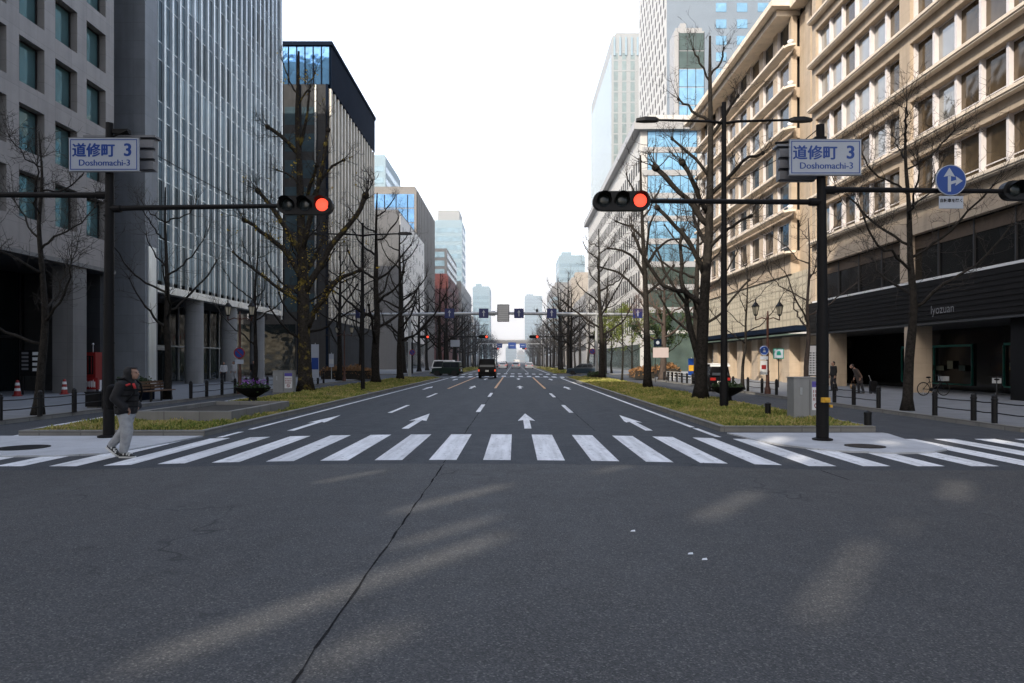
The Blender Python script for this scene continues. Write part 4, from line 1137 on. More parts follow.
br=MB(); br.tube([(-.55,-.12,6.5),(0.02,0,7.05),(.5,-.1,7.2)],[.025,.025,.025],6); br.box(.12,.5,-.08,.05,7.14,7.24); br.box(-.5,.5,-.15,-.11,6.55,6.6); br.box(-.5,.5,-.15,-.11,6.8,6.85); br.build('bracket',m_pole,t)
# right signal pole
t=thing('traffic_signal','right signal pole with red light, street name sign and blue round arrow sign','traffic signal',(6.98,15.5,-.07))
p=MB(); p.tube([(0,0,0),(0,0,2.9),(0,0,3.0),(-.02,0,5.4),(-.05,0,7.15)],[.135,.13,.115,.10,.09],16); bands(p,.132,(.3,1.25,1.75,2.6)); p.lathe([(.22,0),(.22,.03),(.15,.05)],n=16); p.build('pole',m_pole,t,smooth=True,sharp=35)
a=MB(); a.tube([(-.1,0,5.40),(-.7,0,5.40),(-4.0,0,5.42)],[.065,.06,.05],10); a.tube([(.1,0,5.66),(.6,0,5.68),(4.4,0,5.64)],[.065,.06,.05],10); a.lathe([(.09,-.14),(.09,.14)],(-.16,0,5.40),10,'x'); a.lathe([(.09,-.14),(.09,.14)],(.14,0,5.67),10,'x'); a.build('arm',m_pole,t,smooth=True,sharp=35)
signal_head_part(t,-4.56,0,5.42); signal_head_part(t,4.72,0,5.66)
name_sign(t,-.02,-.2,6.36,1.60,.78)
back_box(t,-.90,-.05,.28,5.95,6.72)
br=MB(); br.box(-.55,.55,-.15,-.11,6.2,6.25); br.box(-.55,.55,-.15,-.11,6.5,6.55); br.box(-.2,.05,-.1,.1,6.78,6.86); br.tube([(-.1,0,6.82),(-1.0,.2,6.80)],[.03,.03],6); br.build('bracket',m_pole,t)
b=MB(); b.lathe([(.02,0),(.345,0),(.345,.02),(.02,.02)],(2.83,-.14,5.86),32,'y'); s=b.build('direction_sign',m_signw,t)
b=MB(); b.disc((2.83,-.143,5.86),.328,32); b.build('sign_face',m_signblue,s)
ar=MB(); y=-.147; cx,cz=2.83,5.86
ar.poly([(cx-.075,y,cz-.26),(cx-.005,y,cz-.26),(cx-.005,y,cz+.09),(cx-.075,y,cz+.09)])
ar.poly([(cx-.17,y,cz+.07),(cx-.04,y,cz+.10),(cx+.09,y,cz+.07),(cx-.04,y,cz+.28)])
ar.poly([(cx-.005,y,cz-.10),(cx+.12,y,cz-.055),(cx+.12,y,cz+.005),(cx-.005,y,cz-.03)])
ar.poly([(cx+.09,y,cz-.13),(cx+.26,y,cz-.02),(cx+.10,y,cz+.09),(cx+.125,y,cz-.02)])
ar.build('arrow_symbol',m_signw,s)
b=MB(); b.box(2.56,3.10,-.15,-.13,5.22,5.50); s2=b.build('supplementary_plate',m_signw,t)
tx=MB(); text_mb('自転車を除く',.088,2.83,-.153,5.40,tx,1.0,bold=.003); tx.build('sign_lettering',m_black,s2)
b=MB(); b.box(-.09,.09,-.20,-.12,.86,.97); b.lathe([(.04,0),(.04,-.03),(.02,-.04)],(0,-.202,.92),12,'y'); b.build('push_button_box',m_yel,t)
b=MB(); b.box(.135,.20,-.08,.06,.74,.80); b.build('yellow_bracket',m_yel,t)

# twin street lamps
def lamp(name,label,loc,H,reach,tube_r,up=.15,group=None):
    t=thing(name,label,'street lamp',loc,0,group)
    p=MB(); p.tube([(0,0,0),(0,0,.9),(0,0,1.0),(0,0,H)],[tube_r*1.25,tube_r*1.2,tube_r,tube_r*.62],14); p.build('pole',m_pole,t,smooth=True,sharp=35)
    for sgn in(-1,1):
        a=MB(); a.tube([(0,0,H-.75),(sgn*.5,0,H-.68),(sgn*(reach-.35),0,H-.68+up)],[.055,.05,.04],8); ao=a.build('arm',m_pole,t,smooth=True)
        h=MB(); x0=sgn*(reach-.4); xs=[x0,x0+sgn*.12,x0+sgn*.5,x0+sgn*.8]; ws=[.05,.13,.16,.09]; hs=[.05,.09,.10,.05]
        for i in range(3):
            z=H-.68+up
            h.add([(xs[i],-ws[i],z-.06),(xs[i],ws[i],z-.06),(xs[i],ws[i]*.6,z+hs[i]),(xs[i],-ws[i]*.6,z+hs[i]),(xs[i+1],-ws[i+1],z-.06),(xs[i+1],ws[i+1],z-.06),(xs[i+1],ws[i+1]*.6,z+hs[i+1]),(xs[i+1],-ws[i+1]*.6,z+hs[i+1])],[(0,1,5,4),(1,2,6,5),(2,3,7,6),(3,0,4,7)]+([(0,3,2,1)] if i==0 else [])+([(4,5,6,7)] if i==2 else []))
        h.build('lamp_head',m_black,t,fix=True,smooth=False)
    return t
lamp('street_lamp','tall dark twin-arm street lamp on the right strip beside the thick ginkgo',(7.5,24.5,0),11.0,2.75,.125,.05)
t=lamp('street_lamp','slim twin-arm street lamp on the left strip with a small blue arrow sign',(-8.85,39.7,0),9.75,2.45,.105,.05)
for (y,lx,rx) in ((112,-8.7,7.2),(150,-8.7,7.2)):
    lamp('street_lamp','grey twin-arm street lamp on the %s strip %s'%('left','nearer past the gantry' if y<120 else 'far past the gantry among bare trees'),(lx,y,0),10.2,2.5,.1)
    lamp('street_lamp','dark twin-arm street lamp on the %s strip %s'%('right','nearer past the gantry' if y<120 else 'far past the gantry among bare trees'),(rx,y,0),10.2,2.5,.1)

# ornate lantern posts
def lantern_post(label,loc,signf):
    t=thing('lantern_post',label,'lantern post',loc)
    p=MB(); p.lathe([(.16,0),(.16,.25),(.10,.4),(.085,1.1),(.10,1.15),(.07,1.25),(.055,3.9),(.08,3.95),(.05,4.05),(.03,4.3)],n=12); p.build('post',m_rust,t,smooth=True,sharp=40)
    a=MB(); a.tube([(-.62,0,3.82),(-.3,0,3.95),(0,0,3.86),(.3,0,3.95),(.62,0,3.82)],[.03]*5,6); a.tube([(-.62,0,3.82),(-.62,0,4.1)],[.03,.03],6); a.tube([(.62,0,3.82),(.62,0,4.1)],[.03,.03],6); a.build('cross_arm',m_rust,t,smooth=True)
    for s in(-1,1):
        l=MB(); l.lathe([(.09,4.1),(.17,4.52),(.165,4.53)],(s*.62,0,0),6); q=l.build('lantern',m_lant,t)
        c=MB(); c.lathe([(.22,4.53),(.20,4.57),(.08,4.72),(.03,4.76),(.035,4.85),(.005,4.9)],(s*.62,0,0),6); c.build('lantern_cap',m_black,q)
        c=MB()
        for k in range(6):
            ang=2*pi*k/6; c.tube([(s*.62+.092*cos(ang),.092*sin(ang),4.1),(s*.62+.176*cos(ang),.176*sin(ang),4.53)],[.012,.012],4)
        c.lathe([(.05,4.04),(.11,4.1),(.10,4.12)],(s*.62,0,0),6); c.build('lantern_frame',m_black,q)
    signf(t); return t
def round_sign(parent,x,y,z,r,kind):
    b=MB(); b.lathe([(.01,0),(r,0),(r,.02),(.01,.02)],(x,y,z),24,'y'); s=b.build('round_sign',m_red if kind!='blue' else m_signblue,parent)
    if kind!='blue':
        f=MB(); f.disc((x,y-.003,z),r*.78,24); f.build('sign_face',m_signblue,s)
        k=MB(); d=r*.72*.7071; w=r*.1*.7071; k.quad((x-d-w,y-.006,z+d-w),(x-d+w,y-.006,z+d+w),(x+d+w,y-.006,z-d+w),(x+d-w,y-.006,z-d-w)); k.build('slash',m_red,s)
    else:
        f=MB(); f.ring((x,y-.003,z),r*.86,r*.95); f.quad((x-r*.3,y-.003,z-r*.35),(x+r*.3,y-.003,z-r*.35),(x+r*.2,y-.003,z+r*.1),(x-r*.2,y-.003,z+r*.1)); f.disc((x,y-.003,z+r*.35),r*.16,12); f.build('symbol',m_signw,s)
    return s
def rightsign(t):
    round_sign(t,-.22,-.12,2.25,.25,'blue')
    b=MB(); b.box(-.42,-.02,-.12,-.10,1.78,1.95); b.build('plate',m_signw,t); b=MB(); b.box(-.42,-.06,-.12,-.10,1.0,1.72); b.build('notice',m_offw,t); b=MB(); b.box(-.36,-.12,-.124,-.121,1.28,1.5); b.build('red_symbol',m_red,t)
def leftsign(t):
    round_sign(t,.02,-.12,2.12,.29,'np'); b=MB(); b.box(-.2,.24,-.12,-.10,1.55,1.78); b.build('plate',m_signw,t)
lantern_post('rusty brown twin lantern post on the right pavement with a blue round sign',(13.1,35.4,.015),rightsign)
lantern_post('twin lantern post on the left pavement carrying a red ringed no parking sign',(-14.35,35.6,.015),leftsign)
lantern_post('farther twin lantern post on the left pavement near the dark finned block',(-14.5,58,.015),lambda t: None)

# bollard fences
def bollard_mesh():
    b=MB(); b.lathe([(.075,0),(.075,.62),(.085,.63),(.085,.67),(.07,.68),(.07,.74),(.045,.78),(.012,.8)],n=14); return b.mesh('post',m_black,smooth=False)
bm_=bollard_mesh()
def fence(label,x,ys,rails=True,skip=()):
    t=thing('bollard_fence',label,'fence',(x,ys[0],.02))
    for y in ys: part('post',bm_,t,(0,y-ys[0],0))
    for z in (.28,.56):
        for ya,yb in zip(ys,ys[1:]):
            if yb-ya>2.6 or ya in skip: continue
            r=MB(); r.tube([(0,ya-ys[0]+.07,z),(0,(ya+yb)/2-ys[0],z-.015),(0,yb-ys[0]-.07,z)],[.018]*3,6,cap=False); r.build('rail',m_black,t,smooth=True)
    return t
fence('low black bollard fence with two rails along the left pavement edge',-14.72,[19.5+1.65*i for i in range(5)]+[31,32.6,34.3,35.9,37.4,39,40.6,42.2,43.8,46.5,48,49.5,51,52.5])
fence('low black bollard fence with two rails along the right pavement edge',13.1,[17.0,18.65,19.5,21.3,24.6,26.4,28.0,34.2,36.2,38.4,41,44,45.6,47.2,48.8,50.4,52,53.6,55.2,56.8,58.4,60])
f=MB()
for i in range(9): f.tube([(14.2,52+i*1.5,0),(14.2,52+i*1.5,.75)],[.03,.03],6)
for z in(.3,.52,.74): f.tube([(14.2,52,z),(14.2,64,z)],[.022,.022],6)
o=f.build('pipe_fence',m_wht); tag(o,'pale pipe fence at the plaza under the reddish bare tree','fence')

# raised stone planter bed and bowl planters
t=thing('stone_planter_bed','long low stone planter bed of bare dark soil on the left strip','planter',(-9.35,21.7,.0))
def ringbox(mb,x0,x1,y0,y1,z0,z1,w):
    mb.box(x0,x1,y0,y0+w,z0,z1); mb.box(x0,x1,y1-w,y1,z0,z1); mb.box(x0,x0+w,y0+w,y1-w,z0,z1); mb.box(x1-w,x1,y0+w,y1-w,z0,z1)
w=MB(); ringbox(w,-1.35,1.35,-2.45,2.5,.0,.30,.16); w.build('stone_rim',m_kerb,t)
w=MB(); w.quad((-1.19,-2.29,.18),(1.19,-2.29,.18),(1.19,2.34,.18),(-1.19,2.34,.18)); w.build('soil',m_soild,t)
def bowl(label,loc,fl,seed,leaf):
    t=thing('bowl_planter',label,'planter',loc)
    b=MB(); b.lathe([(.30,0),(.28,.04),(.17,.08),(.15,.22),(.30,.30),(.55,.44),(.68,.58),(.70,.62),(.66,.62),(.60,.55),(.02,.54)],n=28); b.build('bowl',m_blackm,t,smooth=True,sharp=40)
    r=random.Random(seed); L=MB();F=MB()
    for _ in range(500):
        a=r.uniform(0,6.28); q=.6*sqrt(r.random()); leafquad(L,r,(q*cos(a),q*sin(a),.56+r.random()*.22*(1.2-q)),.05)
    L.build('leaves',leaf,t)
    if fl:
        for _ in range(160):
            a=r.uniform(0,6.28); q=.5*sqrt(r.random()); leafquad(F,r,(q*cos(a),q*sin(a),.74+r.random()*.18),.035)
        F.build('flowers',m_flower,t)
    return t
bowl('dark bowl planter with purple flowers behind the stone planter bed',(-10.6,27.6,.03),True,1,m_leafd)
bowl('dark bowl planter of low green shrubs at the foot of the thick right ginkgo',(8.85,28.4,.03),False,2,m_leafd)

# utility cabinets with notices
def cabinet(label,loc,w,d,h,poster_side):
    t=thing('utility_cabinet',label,'cabinet',loc)
    b=MB(); b.box(-w/2,w/2,-d/2,d/2,0,h); b.box(-w/2-.02,w/2+.02,-d/2-.02,d/2+.02,h,h+.03); o=b.build('cabinet_body',m_greybox,t)
    pl=MB(); pl.box(-w/2-.03,w/2+.03,-d/2-.03,d/2+.03,-.06,-.001); pl.build('plinth',m_kerb,t)
    dl=MB(); dl.box(-.006+.04,.006+.04,-d/2-.004,-d/2-.001,.05,h-.05); dl.build('door_seam',m_blackm,t)
    hd=MB(); hd.box(-w/2+.18,-w/2+.24,-d/2-.03,-d/2-.001,h*.58,h*.76); hd.build('handle',m_steel,t)
    x0,x1=(.10,w/2-.03); z0,z1=.22,h-.10; y=-d/2-.006
    p=MB(); p.quad((x0,y,z0),(x1,y,z0),(x1,y,z1),(x0,y,z1)); q=p.build('notice_poster',m_wht,t)
    p=MB(); p.quad((x0,y-.002,z1-.17),(x1,y-.002,z1-.17),(x1,y-.002,z1),(x0,y-.002,z1)); p.build('poster_header',m_purple,q)
    p=MB(); rr=random.Random(4); zz=z1-.25
    for row in range(3):
        x=x0+.03
        while x<x1-.06:
            ww=rr.uniform(.03,.06)
            for s_ in range(3): p.quad((x,y-.002,zz-.02-s_*.028),(x+ww,y-.002,zz-.02-s_*.028),(x+ww,y-.002,zz-.004-s_*.028),(x,y-.002,zz-.004-s_*.028))
            p.quad((x+ww*.4,y-.003,zz-.09),(x+ww*.6,y-.003,zz-.09),(x+ww*.6,y-.003,zz),(x+ww*.4,y-.003,zz)); x+=ww+.022
        zz-=.115
    cx=(x0+x1)/2; p.ring((cx,y-.002,z0+.13),.06,.085,20); p.quad((cx-.06,y-.003,z0+.18),(cx-.04,y-.003,z0+.195),(cx+.06,y-.003,z0+.08),(cx+.04,y-.003,z0+.065)); p.build('poster_marks',m_red,q)
    return t
cabinet('grey utility cabinet with a purple headed notice poster beside the right signal pole',(8.62,20.3,.06),.86,.5,1.16,1)
cabinet('grey utility cabinet with a small notice beside the largest left ginkgo',(-12.3,36.4,.06),1.05,.5,1.12,1)
for (x,y,l) in ((8.0,21.6,'small dark drum-shaped stub left of the right grey cabinet'),(9.25,17.9,'short dark marker stub at the grass tip behind the right signal pole')):
    b=MB(); b.lathe([(.09,0),(.09,.32),(.10,.33),(.10,.38),(.03,.42)],(0,0,0),12); o=b.build('marker_stub',m_black); o.location=(x,y,.0); tag(o,l,'marker stub')

# bench, bin
t=thing('wooden_bench','brown slatted wooden bench with dark metal legs on the left pavement','bench',(-15.35,29.3,.015))
b=MB()
for i in range(4): b.box(-.22+i*.12,-.12+i*.12,-1.1,1.1,.42,.46)
b.build('seat',m_wood,t)
b=MB()
for i in range(3): b.obox((-.30-.02*i,0,.56+i*.12),(.014,0,0),(0,1.1,0),(0,0,.045))
b.build('backrest',m_wood,t)
for y in(-.85,0,.85):
    for xx in(.14,-.27):
        l=MB(); l.box(xx,xx+.05,y-.03,y+.03,0,.419); l.build('leg',m_black,t)
    l=MB(); l.tube([(-.27,y,.42),(-.37,y,.92)],[.025,.02],6); l.build('back_post',m_black,t)
t=thing('pavement_planter','dark box planter of low green plants behind the wooden bench','planter',(-16.5,29.6,.015))
b=MB(); b.box(-.4,.4,-.9,.9,0,.62); b.box(-.44,.44,-.94,.94,.62,.68); b.build('box',m_b3dark,t)
L=MB(); r=random.Random(6)
for _ in range(500): leafquad(L,r,(r.uniform(-.38,.38),r.uniform(-.88,.88),.7+r.random()*.22),.05)
L.build('leaves',m_leafd,t)
t=thing('equipment_box','dark squat equipment box beside the left signal pole at the pavement edge','box',(-15.3,24.9,.015))
b=MB(); b.box(-.24,.24,-.22,.22,.05,.55); b.box(-.26,.26,-.24,.24,.55,.59); b.build('body',m_blackm,t); b=MB(); b.box(-.2,.2,-.18,.18,0,.05); b.build('plinth',m_kerb,t)

# left arcade fittings
t=thing('directory_board','dark directory board with pale name plates in the left arcade','sign board',(-24.6,34.7,.015))
b=MB(); b.box(-.55,.6,-.04,.04,.95,2.25); b.build('board',m_blackm,t)
for xx in(-.45,.42):
    b=MB(); b.box(xx,xx+.06,-.03,.03,0,.95); b.build('leg',m_black,t)
for i in range(4):
    b=MB(); b.quad((.10,-.045,2.0-i*.27),(.5,-.045,2.0-i*.27),(.5,-.045,2.16-i*.27),(.10,-.045,2.16-i*.27)); b.build('name_plate',m_wht,t)
for i in range(5):
    b=MB(); b.quad((-.45,-.045,2.05-i*.2),(-.1,-.045,2.05-i*.2),(-.1,-.045,2.16-i*.2),(-.45,-.045,2.16-i*.2)); b.build('name_plate',m_signback,t,label='greyer name plate of the directory board')
t=thing('red_kiosk','red lattice fronted kiosk cabinet on a white base inside the left arcade','kiosk',(-24.4,39.0,.015))
b=MB(); b.box(-.62,.62,-.3,.3,.62,2.2); b.build('cabinet',m_red,t); b=MB(); b.box(-.5,.5,-.306,-.301,.95,2.0); b.build('front_panel',m_darkglass,t)
b=MB()
for i in range(5): b.box(-.42+i*.2,-.38+i*.2,-.33,-.31,1.0,1.95)
b.build('grille',m_red,t); b=MB(); b.box(-.62,.62,-.28,.28,0,.615); b.build('base',m_wht,t)
for i in range(2):
    b=MB(); b.tube([(-.3+i*.6,0,2.2),(-.3+i*.6,0,2.62)],[.02,.02],6); b.lathe([(.02,2.62),(.07,2.66),(.02,2.74)],(-.3+i*.6,0,0),8); b.build('finial_lamp',m_wht,t)
def cone_sign(label,loc):
    t=thing('marker_cone',label,'marker cone',loc)
    b=MB(); b.lathe([(.22,0),(.22,.04),(.16,.05),(.13,.25)],n=12); b.build('base',m_red,t)
    b=MB(); b.lathe([(.13,.25),(.115,.38)],n=12); b.build('white_band',m_wht,t)
    b=MB(); b.lathe([(.115,.38),(.10,.52)],n=12); b.lathe([(.085,.65),(.06,.76),(.02,.78)],n=12); b.build('red_band',m_red,t); b=MB(); b.lathe([(.10,.52),(.085,.65)],n=12); b.build('white_band',m_wht,t)
    return t
cone_sign('red and white banded marker cone in front of the left arcade column',(-23.1,35.0,.015))
cone_sign('red and white banded marker cone beside the dark directory board',(-24.2,33.2,.015))
for i,(x,l) in enumerate(((-24.9,'red and white display stand directly below the red kiosk, left one'),(-23.7,'red and white display stand below the red kiosk beside the signal pole'))):
    t=thing('display_stand',l,'display stand',(x,38.2,.015))
    b=MB(); b.box(-.4,.4,-.1,.1,.12,.75); b.build('panel',m_red,t); [MB().box(xx,xx+.06,-.08,.08,0,.12).build('foot',m_black,t) for xx in(-.36,.3)]
    b=MB(); rr=random.Random(i)
    for k in range(7): b.quad((-.33+k*.09,-.103,.2+rr.random()*.1),(-.27+k*.09,-.103,.2+rr.random()*.1),(-.27+k*.09,-.103,.55+rr.random()*.15),(-.33+k*.09,-.103,.55))
    b.build('pattern',m_wht,t)

# boards and banners
def board(name,label,loc,w,z0,z1,frame,face,legs=True,extra=None):
    t=thing(name,label,'sign board',loc)
    b=MB(); b.box(-w/2,w/2,0,.07,z0,z1); b.build('frame',frame,t); b=MB(); b.quad((-w/2+.05,-.003,z0+.05),(w/2-.05,-.003,z0+.05),(w/2-.05,-.003,z1-.05),(-w/2+.05,-.003,z1-.05)); q=b.build('face',face,t)
    b=MB()
    if legs: b.tube([(-w*.35,.035,0),(-w*.35,.035,z0)],[.025,.025],6); b.tube([(w*.35,.035,0),(w*.35,.035,z0)],[.025,.025],6)
    else: b.tube([(0,.035,0),(0,.035,z0)],[.03,.03],8)
    b.build('post',m_black,t)
    if extra: extra(q,w,z0,z1)
    return t
def greenmark(q,w,z0,z1):
    b=MB(); c=(z0+z1)/2; b.box(-.14,.14,-.008,-.004,c-.1,c+.08); b.box(-.1,.1,-.008,-.004,c+.08,c+.17); b.build('vehicle_symbol',m_green,q)
board('notice_board','teal framed notice board with a vehicle symbol on the right pavement',(17.0,44,.015),.66,1.85,2.5,m_green,m_signw,False,greenmark)
def rows(q,w,z0,z1):
    b=MB()
    for i in range(9):
        for j in range(3): b.quad((-w*.36+j*w*.25,-.006,z0+.15+i*.14),(-w*.36+j*w*.25+w*.17,-.006,z0+.15+i*.14),(-w*.36+j*w*.25+w*.17,-.006,z0+.23+i*.14),(-w*.36+j*w*.25,-.006,z0+.23+i*.14))
    b.build('printed_rows',m_signback,q)
board('notice_board','tall pale notice board with rows of print by the dark arcade',(16.9,38.6,.015),.68,.85,2.62,m_black,m_wht,True,rows)
board('plaza_sign','pale pink panel sign with a dark panel above it at the plaza',(11.75,55,0),1.25,2.0,2.8,m_pink,m_pink,True,None)
t=[o for o in bpy.data.objects if o.name=='plaza_sign'][0]
b=MB(); b.box(-.55,.05,0,.06,2.9,3.5); b.build('upper_panel',m_b3dark,t); b=MB(); b.disc((-.25,-.003,3.2),.14,16); b.build('symbol',m_signw,t)
def banner(label,loc,w,z0,z1,m1,m2):
    t=thing('banner',label,'banner',loc)
    b=MB(); b.tube([(0,.04,0),(0,.04,z1+.1)],[.03,.025],8); b.build('pole',m_steel,t)
    b=MB(); b.box(-w/2,w/2,-.01,.01,z0,z1); q=b.build('cloth',m1,t); b=MB(); b.quad((-w/2+.03,-.013,z0+(z1-z0)*.25),(w/2-.03,-.013,z0+(z1-z0)*.25),(w/2-.03,-.013,z0+(z1-z0)*.6),(-w/2+.03,-.013,z0+(z1-z0)*.6)); b.build('printed_panel',m2,q); return t
banner('pale blue and white banner just right of the largest left ginkgo trunk',(-14.35,49,.015),.55,.5,2.9,m_signw,m_signblue)
banner('narrow pale banner on the left pavement in front of the dark block',(-15.2,56.5,.015),.4,1.2,2.3,m_signw,m_offw)
banner('blue banner with a yellow patch beside the thick right ginkgo',(13.7,53,.015),.5,.6,1.9,m_signblue,m_yel)

# gantry over the main road
t=thing('sign_gantry','grey overhead gantry with blue lane arrow signs and a square message panel','gantry',(-1.1,70,0))
for x in(-9.7,9.45):
    p=MB(); p.tube([(x,0,0),(x,0,6.9)],[.17,.14],12); p.build('gantry_post',m_steel,t,smooth=True,sharp=35)
p=MB(); p.tube([(-17,0,6.5),(-9.7,0,6.5),(0,0,6.62),(9.45,0,6.5),(13.6,0,6.5)],[.13,.16,.16,.16,.12],12); p.build('beam',m_steel,t,smooth=True,sharp=35)
for x in(-14.7,-5.6,-2.1,1.5,4.85,13.65):
    b=MB(); b.box(x-.49,x+.49,-.27,-.2,6.10,7.08); s=b.build('lane_sign',m_navy,t)
    a=MB(); a.quad((x-.045,-.273,6.28),(x+.045,-.273,6.28),(x+.045,-.273,6.72),(x-.045,-.273,6.72)); a.poly([(x-.17,-.273,6.62),(x,-.273,6.72),(x+.17,-.273,6.62),(x,-.273,6.94)]); a.build('arrow_symbol',m_signw,s)
b=MB(); b.box(-.72,.52,-.35,-.2,5.72,7.5); s=b.build('message_panel',m_signback,t); b=MB(); b.quad((-.62,-.353,5.82),(.42,-.353,5.82),(.42,-.353,7.4),(-.62,-.353,7.4)); b.build('panel_face',m_offw,s)
b=MB()
for i in range(7): b.box(-.62,.42,-.36,-.354,5.95+i*.21,5.98+i*.21)
b.build('panel_louvre',m_signback,s)
b=MB(); b.lathe([(.08,-1.4),(.24,-1.15),(.26,-.6),(.05,-.45)],(-.35,0,6.6),10,'x'); b.build('camera_housing',m_steel,t,smooth=True,sharp=40)
b=MB(); b.lathe([(.05,6.7),(.12,6.85),(.12,7.0),(.05,7.05)],(3.35,0,0),10); b.build('detector',m_black,t)
round_sign(t,-9.4,-.25,2.6,.3,'np'); round_sign(t,9.0,-.25,2.7,.3,'np')

# signals of the next crossings
def far_signal(label,px,y,hx,z,group=None):
    t=thing('traffic_signal',label,'traffic signal',(px,y,0),0,group)
    p=MB(); p.tube([(0,0,0),(0,0,z+.8)],[.13,.09],10); p.build('pole',m_pole,t,smooth=True,sharp=35)
    s=1 if hx>px else -1
    a=MB(); a.tube([(0,0,z),(hx-px-s*.5,0,z)],[.06,.05],8); a.build('arm',m_pole,t)
    signal_head_part(t,hx-px,0,z); return t
far_signal('red signal on an arm from the left just below the gantry',-9.4,91,-4.2,4.95)
far_signal('red signal on an arm from the right just below the gantry',7.4,91,2.55,4.95)
far_signal('tiny red signal left of the distant blue road signs',-9.4,181,-4.9,5.0)
far_signal('tiny red signal right of the distant blue road signs',7.4,181,2.45,5.0)
far_signal('side red signal half hidden by left avenue trees under the gantry',-14.0,93,-12.3,5.0)
far_signal('side red signal half hidden by right avenue trees under the gantry',12.4,93,10.7,5.0)
t=thing('road_sign_gantry','distant gantry carrying three blue direction signs over the road','gantry',(-1.1,186,0))
p=MB(); p.tube([(-8.8,0,0),(-8.8,0,6.4),(8.8,0,6.4),(8.8,0,0)],[.16]*4,8); p.build('frame',m_steel,t)
for x,w_,h_ in((-3.1,1.5,1.2),(0.3,2.1,1.7),(3.2,1.7,1.2)):
    b=MB(); b.box(x-w_/2,x+w_/2,-.3,-.2,5.9-h_/2,5.9+h_/2); s=b.build('direction_sign',m_signblue,t); b=MB(); b.box(x-w_*.3,x+w_*.3,-.31,-.302,5.85,6.0); b.build('sign_band',m_signw,s)
t=thing('pedestrian_deck','long pale deck crossing high over the far end of the street','footbridge',(0,430,0))
b=MB(); b.box(-30,30,-2,2,12.4,14.0); b.build('deck',m_greige,t)
for x in(-19,17):
    b=MB(); b.box(x-1,x+1,-1,1,0,12.4); b.build('pier',m_greige,t)
b=MB(); b.box(-30,30,-2.1,-2.0,14.0,15.1); b.build('parapet',m_whiteg,t)
t=thing('street_sign','small white sign panel on a pole by the left avenue trees','sign board',(-8.5,97,0))
b=MB(); b.tube([(0,0,0),(0,0,4.9)],[.08,.06],8); b.build('pole',m_pole,t); b=MB(); b.box(-.65,.65,-.14,-.08,3.75,4.7); b.build('panel',m_signw,t)

def cable(label,a,b_,sag,r=.012):
    A=Vector(a);B=Vector(b_); m=MB(); pts=[]
    for k in range(13):
        f=k/12; p=A.lerp(B,f); p.z-=sag*4*f*(1-f); pts.append(p-A)
    m.tube(pts,[r]*13,5); o=m.build('overhead_cable',m_blackm,smooth=True); o.location=A; tag(o,label,'cable')
cable('thin black cable running from the left signal pole top to the slim left lamp post',(-9.5,16.15,7.2),(-8.85,39.65,8.6),.55)
cable('thin black cable running from the right signal pole top to the tall twin lamp post',(6.9,15.55,7.0),(7.5,24.45,8.2),.25)
cable('thin black cable from the right signal pole towards the tan building',(6.95,15.55,6.95),(21.3,43,11.9),1.0)
# ================================================================ VEHICLES  (built nose towards +Y)
m_vanblack=mat('black_car_paint',(.004,.004,.005),.35,.1,1,spec=.12)
m_cargreen=mat('dark_green_car_paint',(.012,.026,.022),.35,.1,1,spec=.3)
m_carblue=mat('dark_blue_car_paint',(.014,.028,.045),.3,.1,1,spec=.5)
m_carwhite=mat('white_car_paint',(.72,.73,.74),.3,.04,1,coat=.5)
m_carsilver=mat('silver_car_paint',(.40,.42,.44),.3,.05,1,metal=.4)
m_cargl=glass('car_glass',(.02,.024,.03),.0,.06,.004)
m_tyre=mat('tyre_rubber',(.018,.018,.018),.85,.2,8)
m_rim=mat('wheel_rim',(.35,.36,.37),.35,.1,5,metal=.6)
m_tail=emit('tail_light',(1,.12,.05),.55)
m_taild=mat('unlit_tail_light',(.30,.015,.012),.25,.1,5)
m_head=mat('headlight_glass',(.6,.62,.65),.15,.05,5)
m_plate=mat('number_plate',(.70,.71,.68),.5,.04,5)

def add_bevel(o,w=.03,seg=2):
    m=o.modifiers.new('bevel','BEVEL'); m.width=w; m.segments=seg; m.limit_method='ANGLE'; m.angle_limit=R(28)
    for p in o.data.polygons: p.use_smooth=True
    o.data.set_sharp_from_angle(angle=R(60))

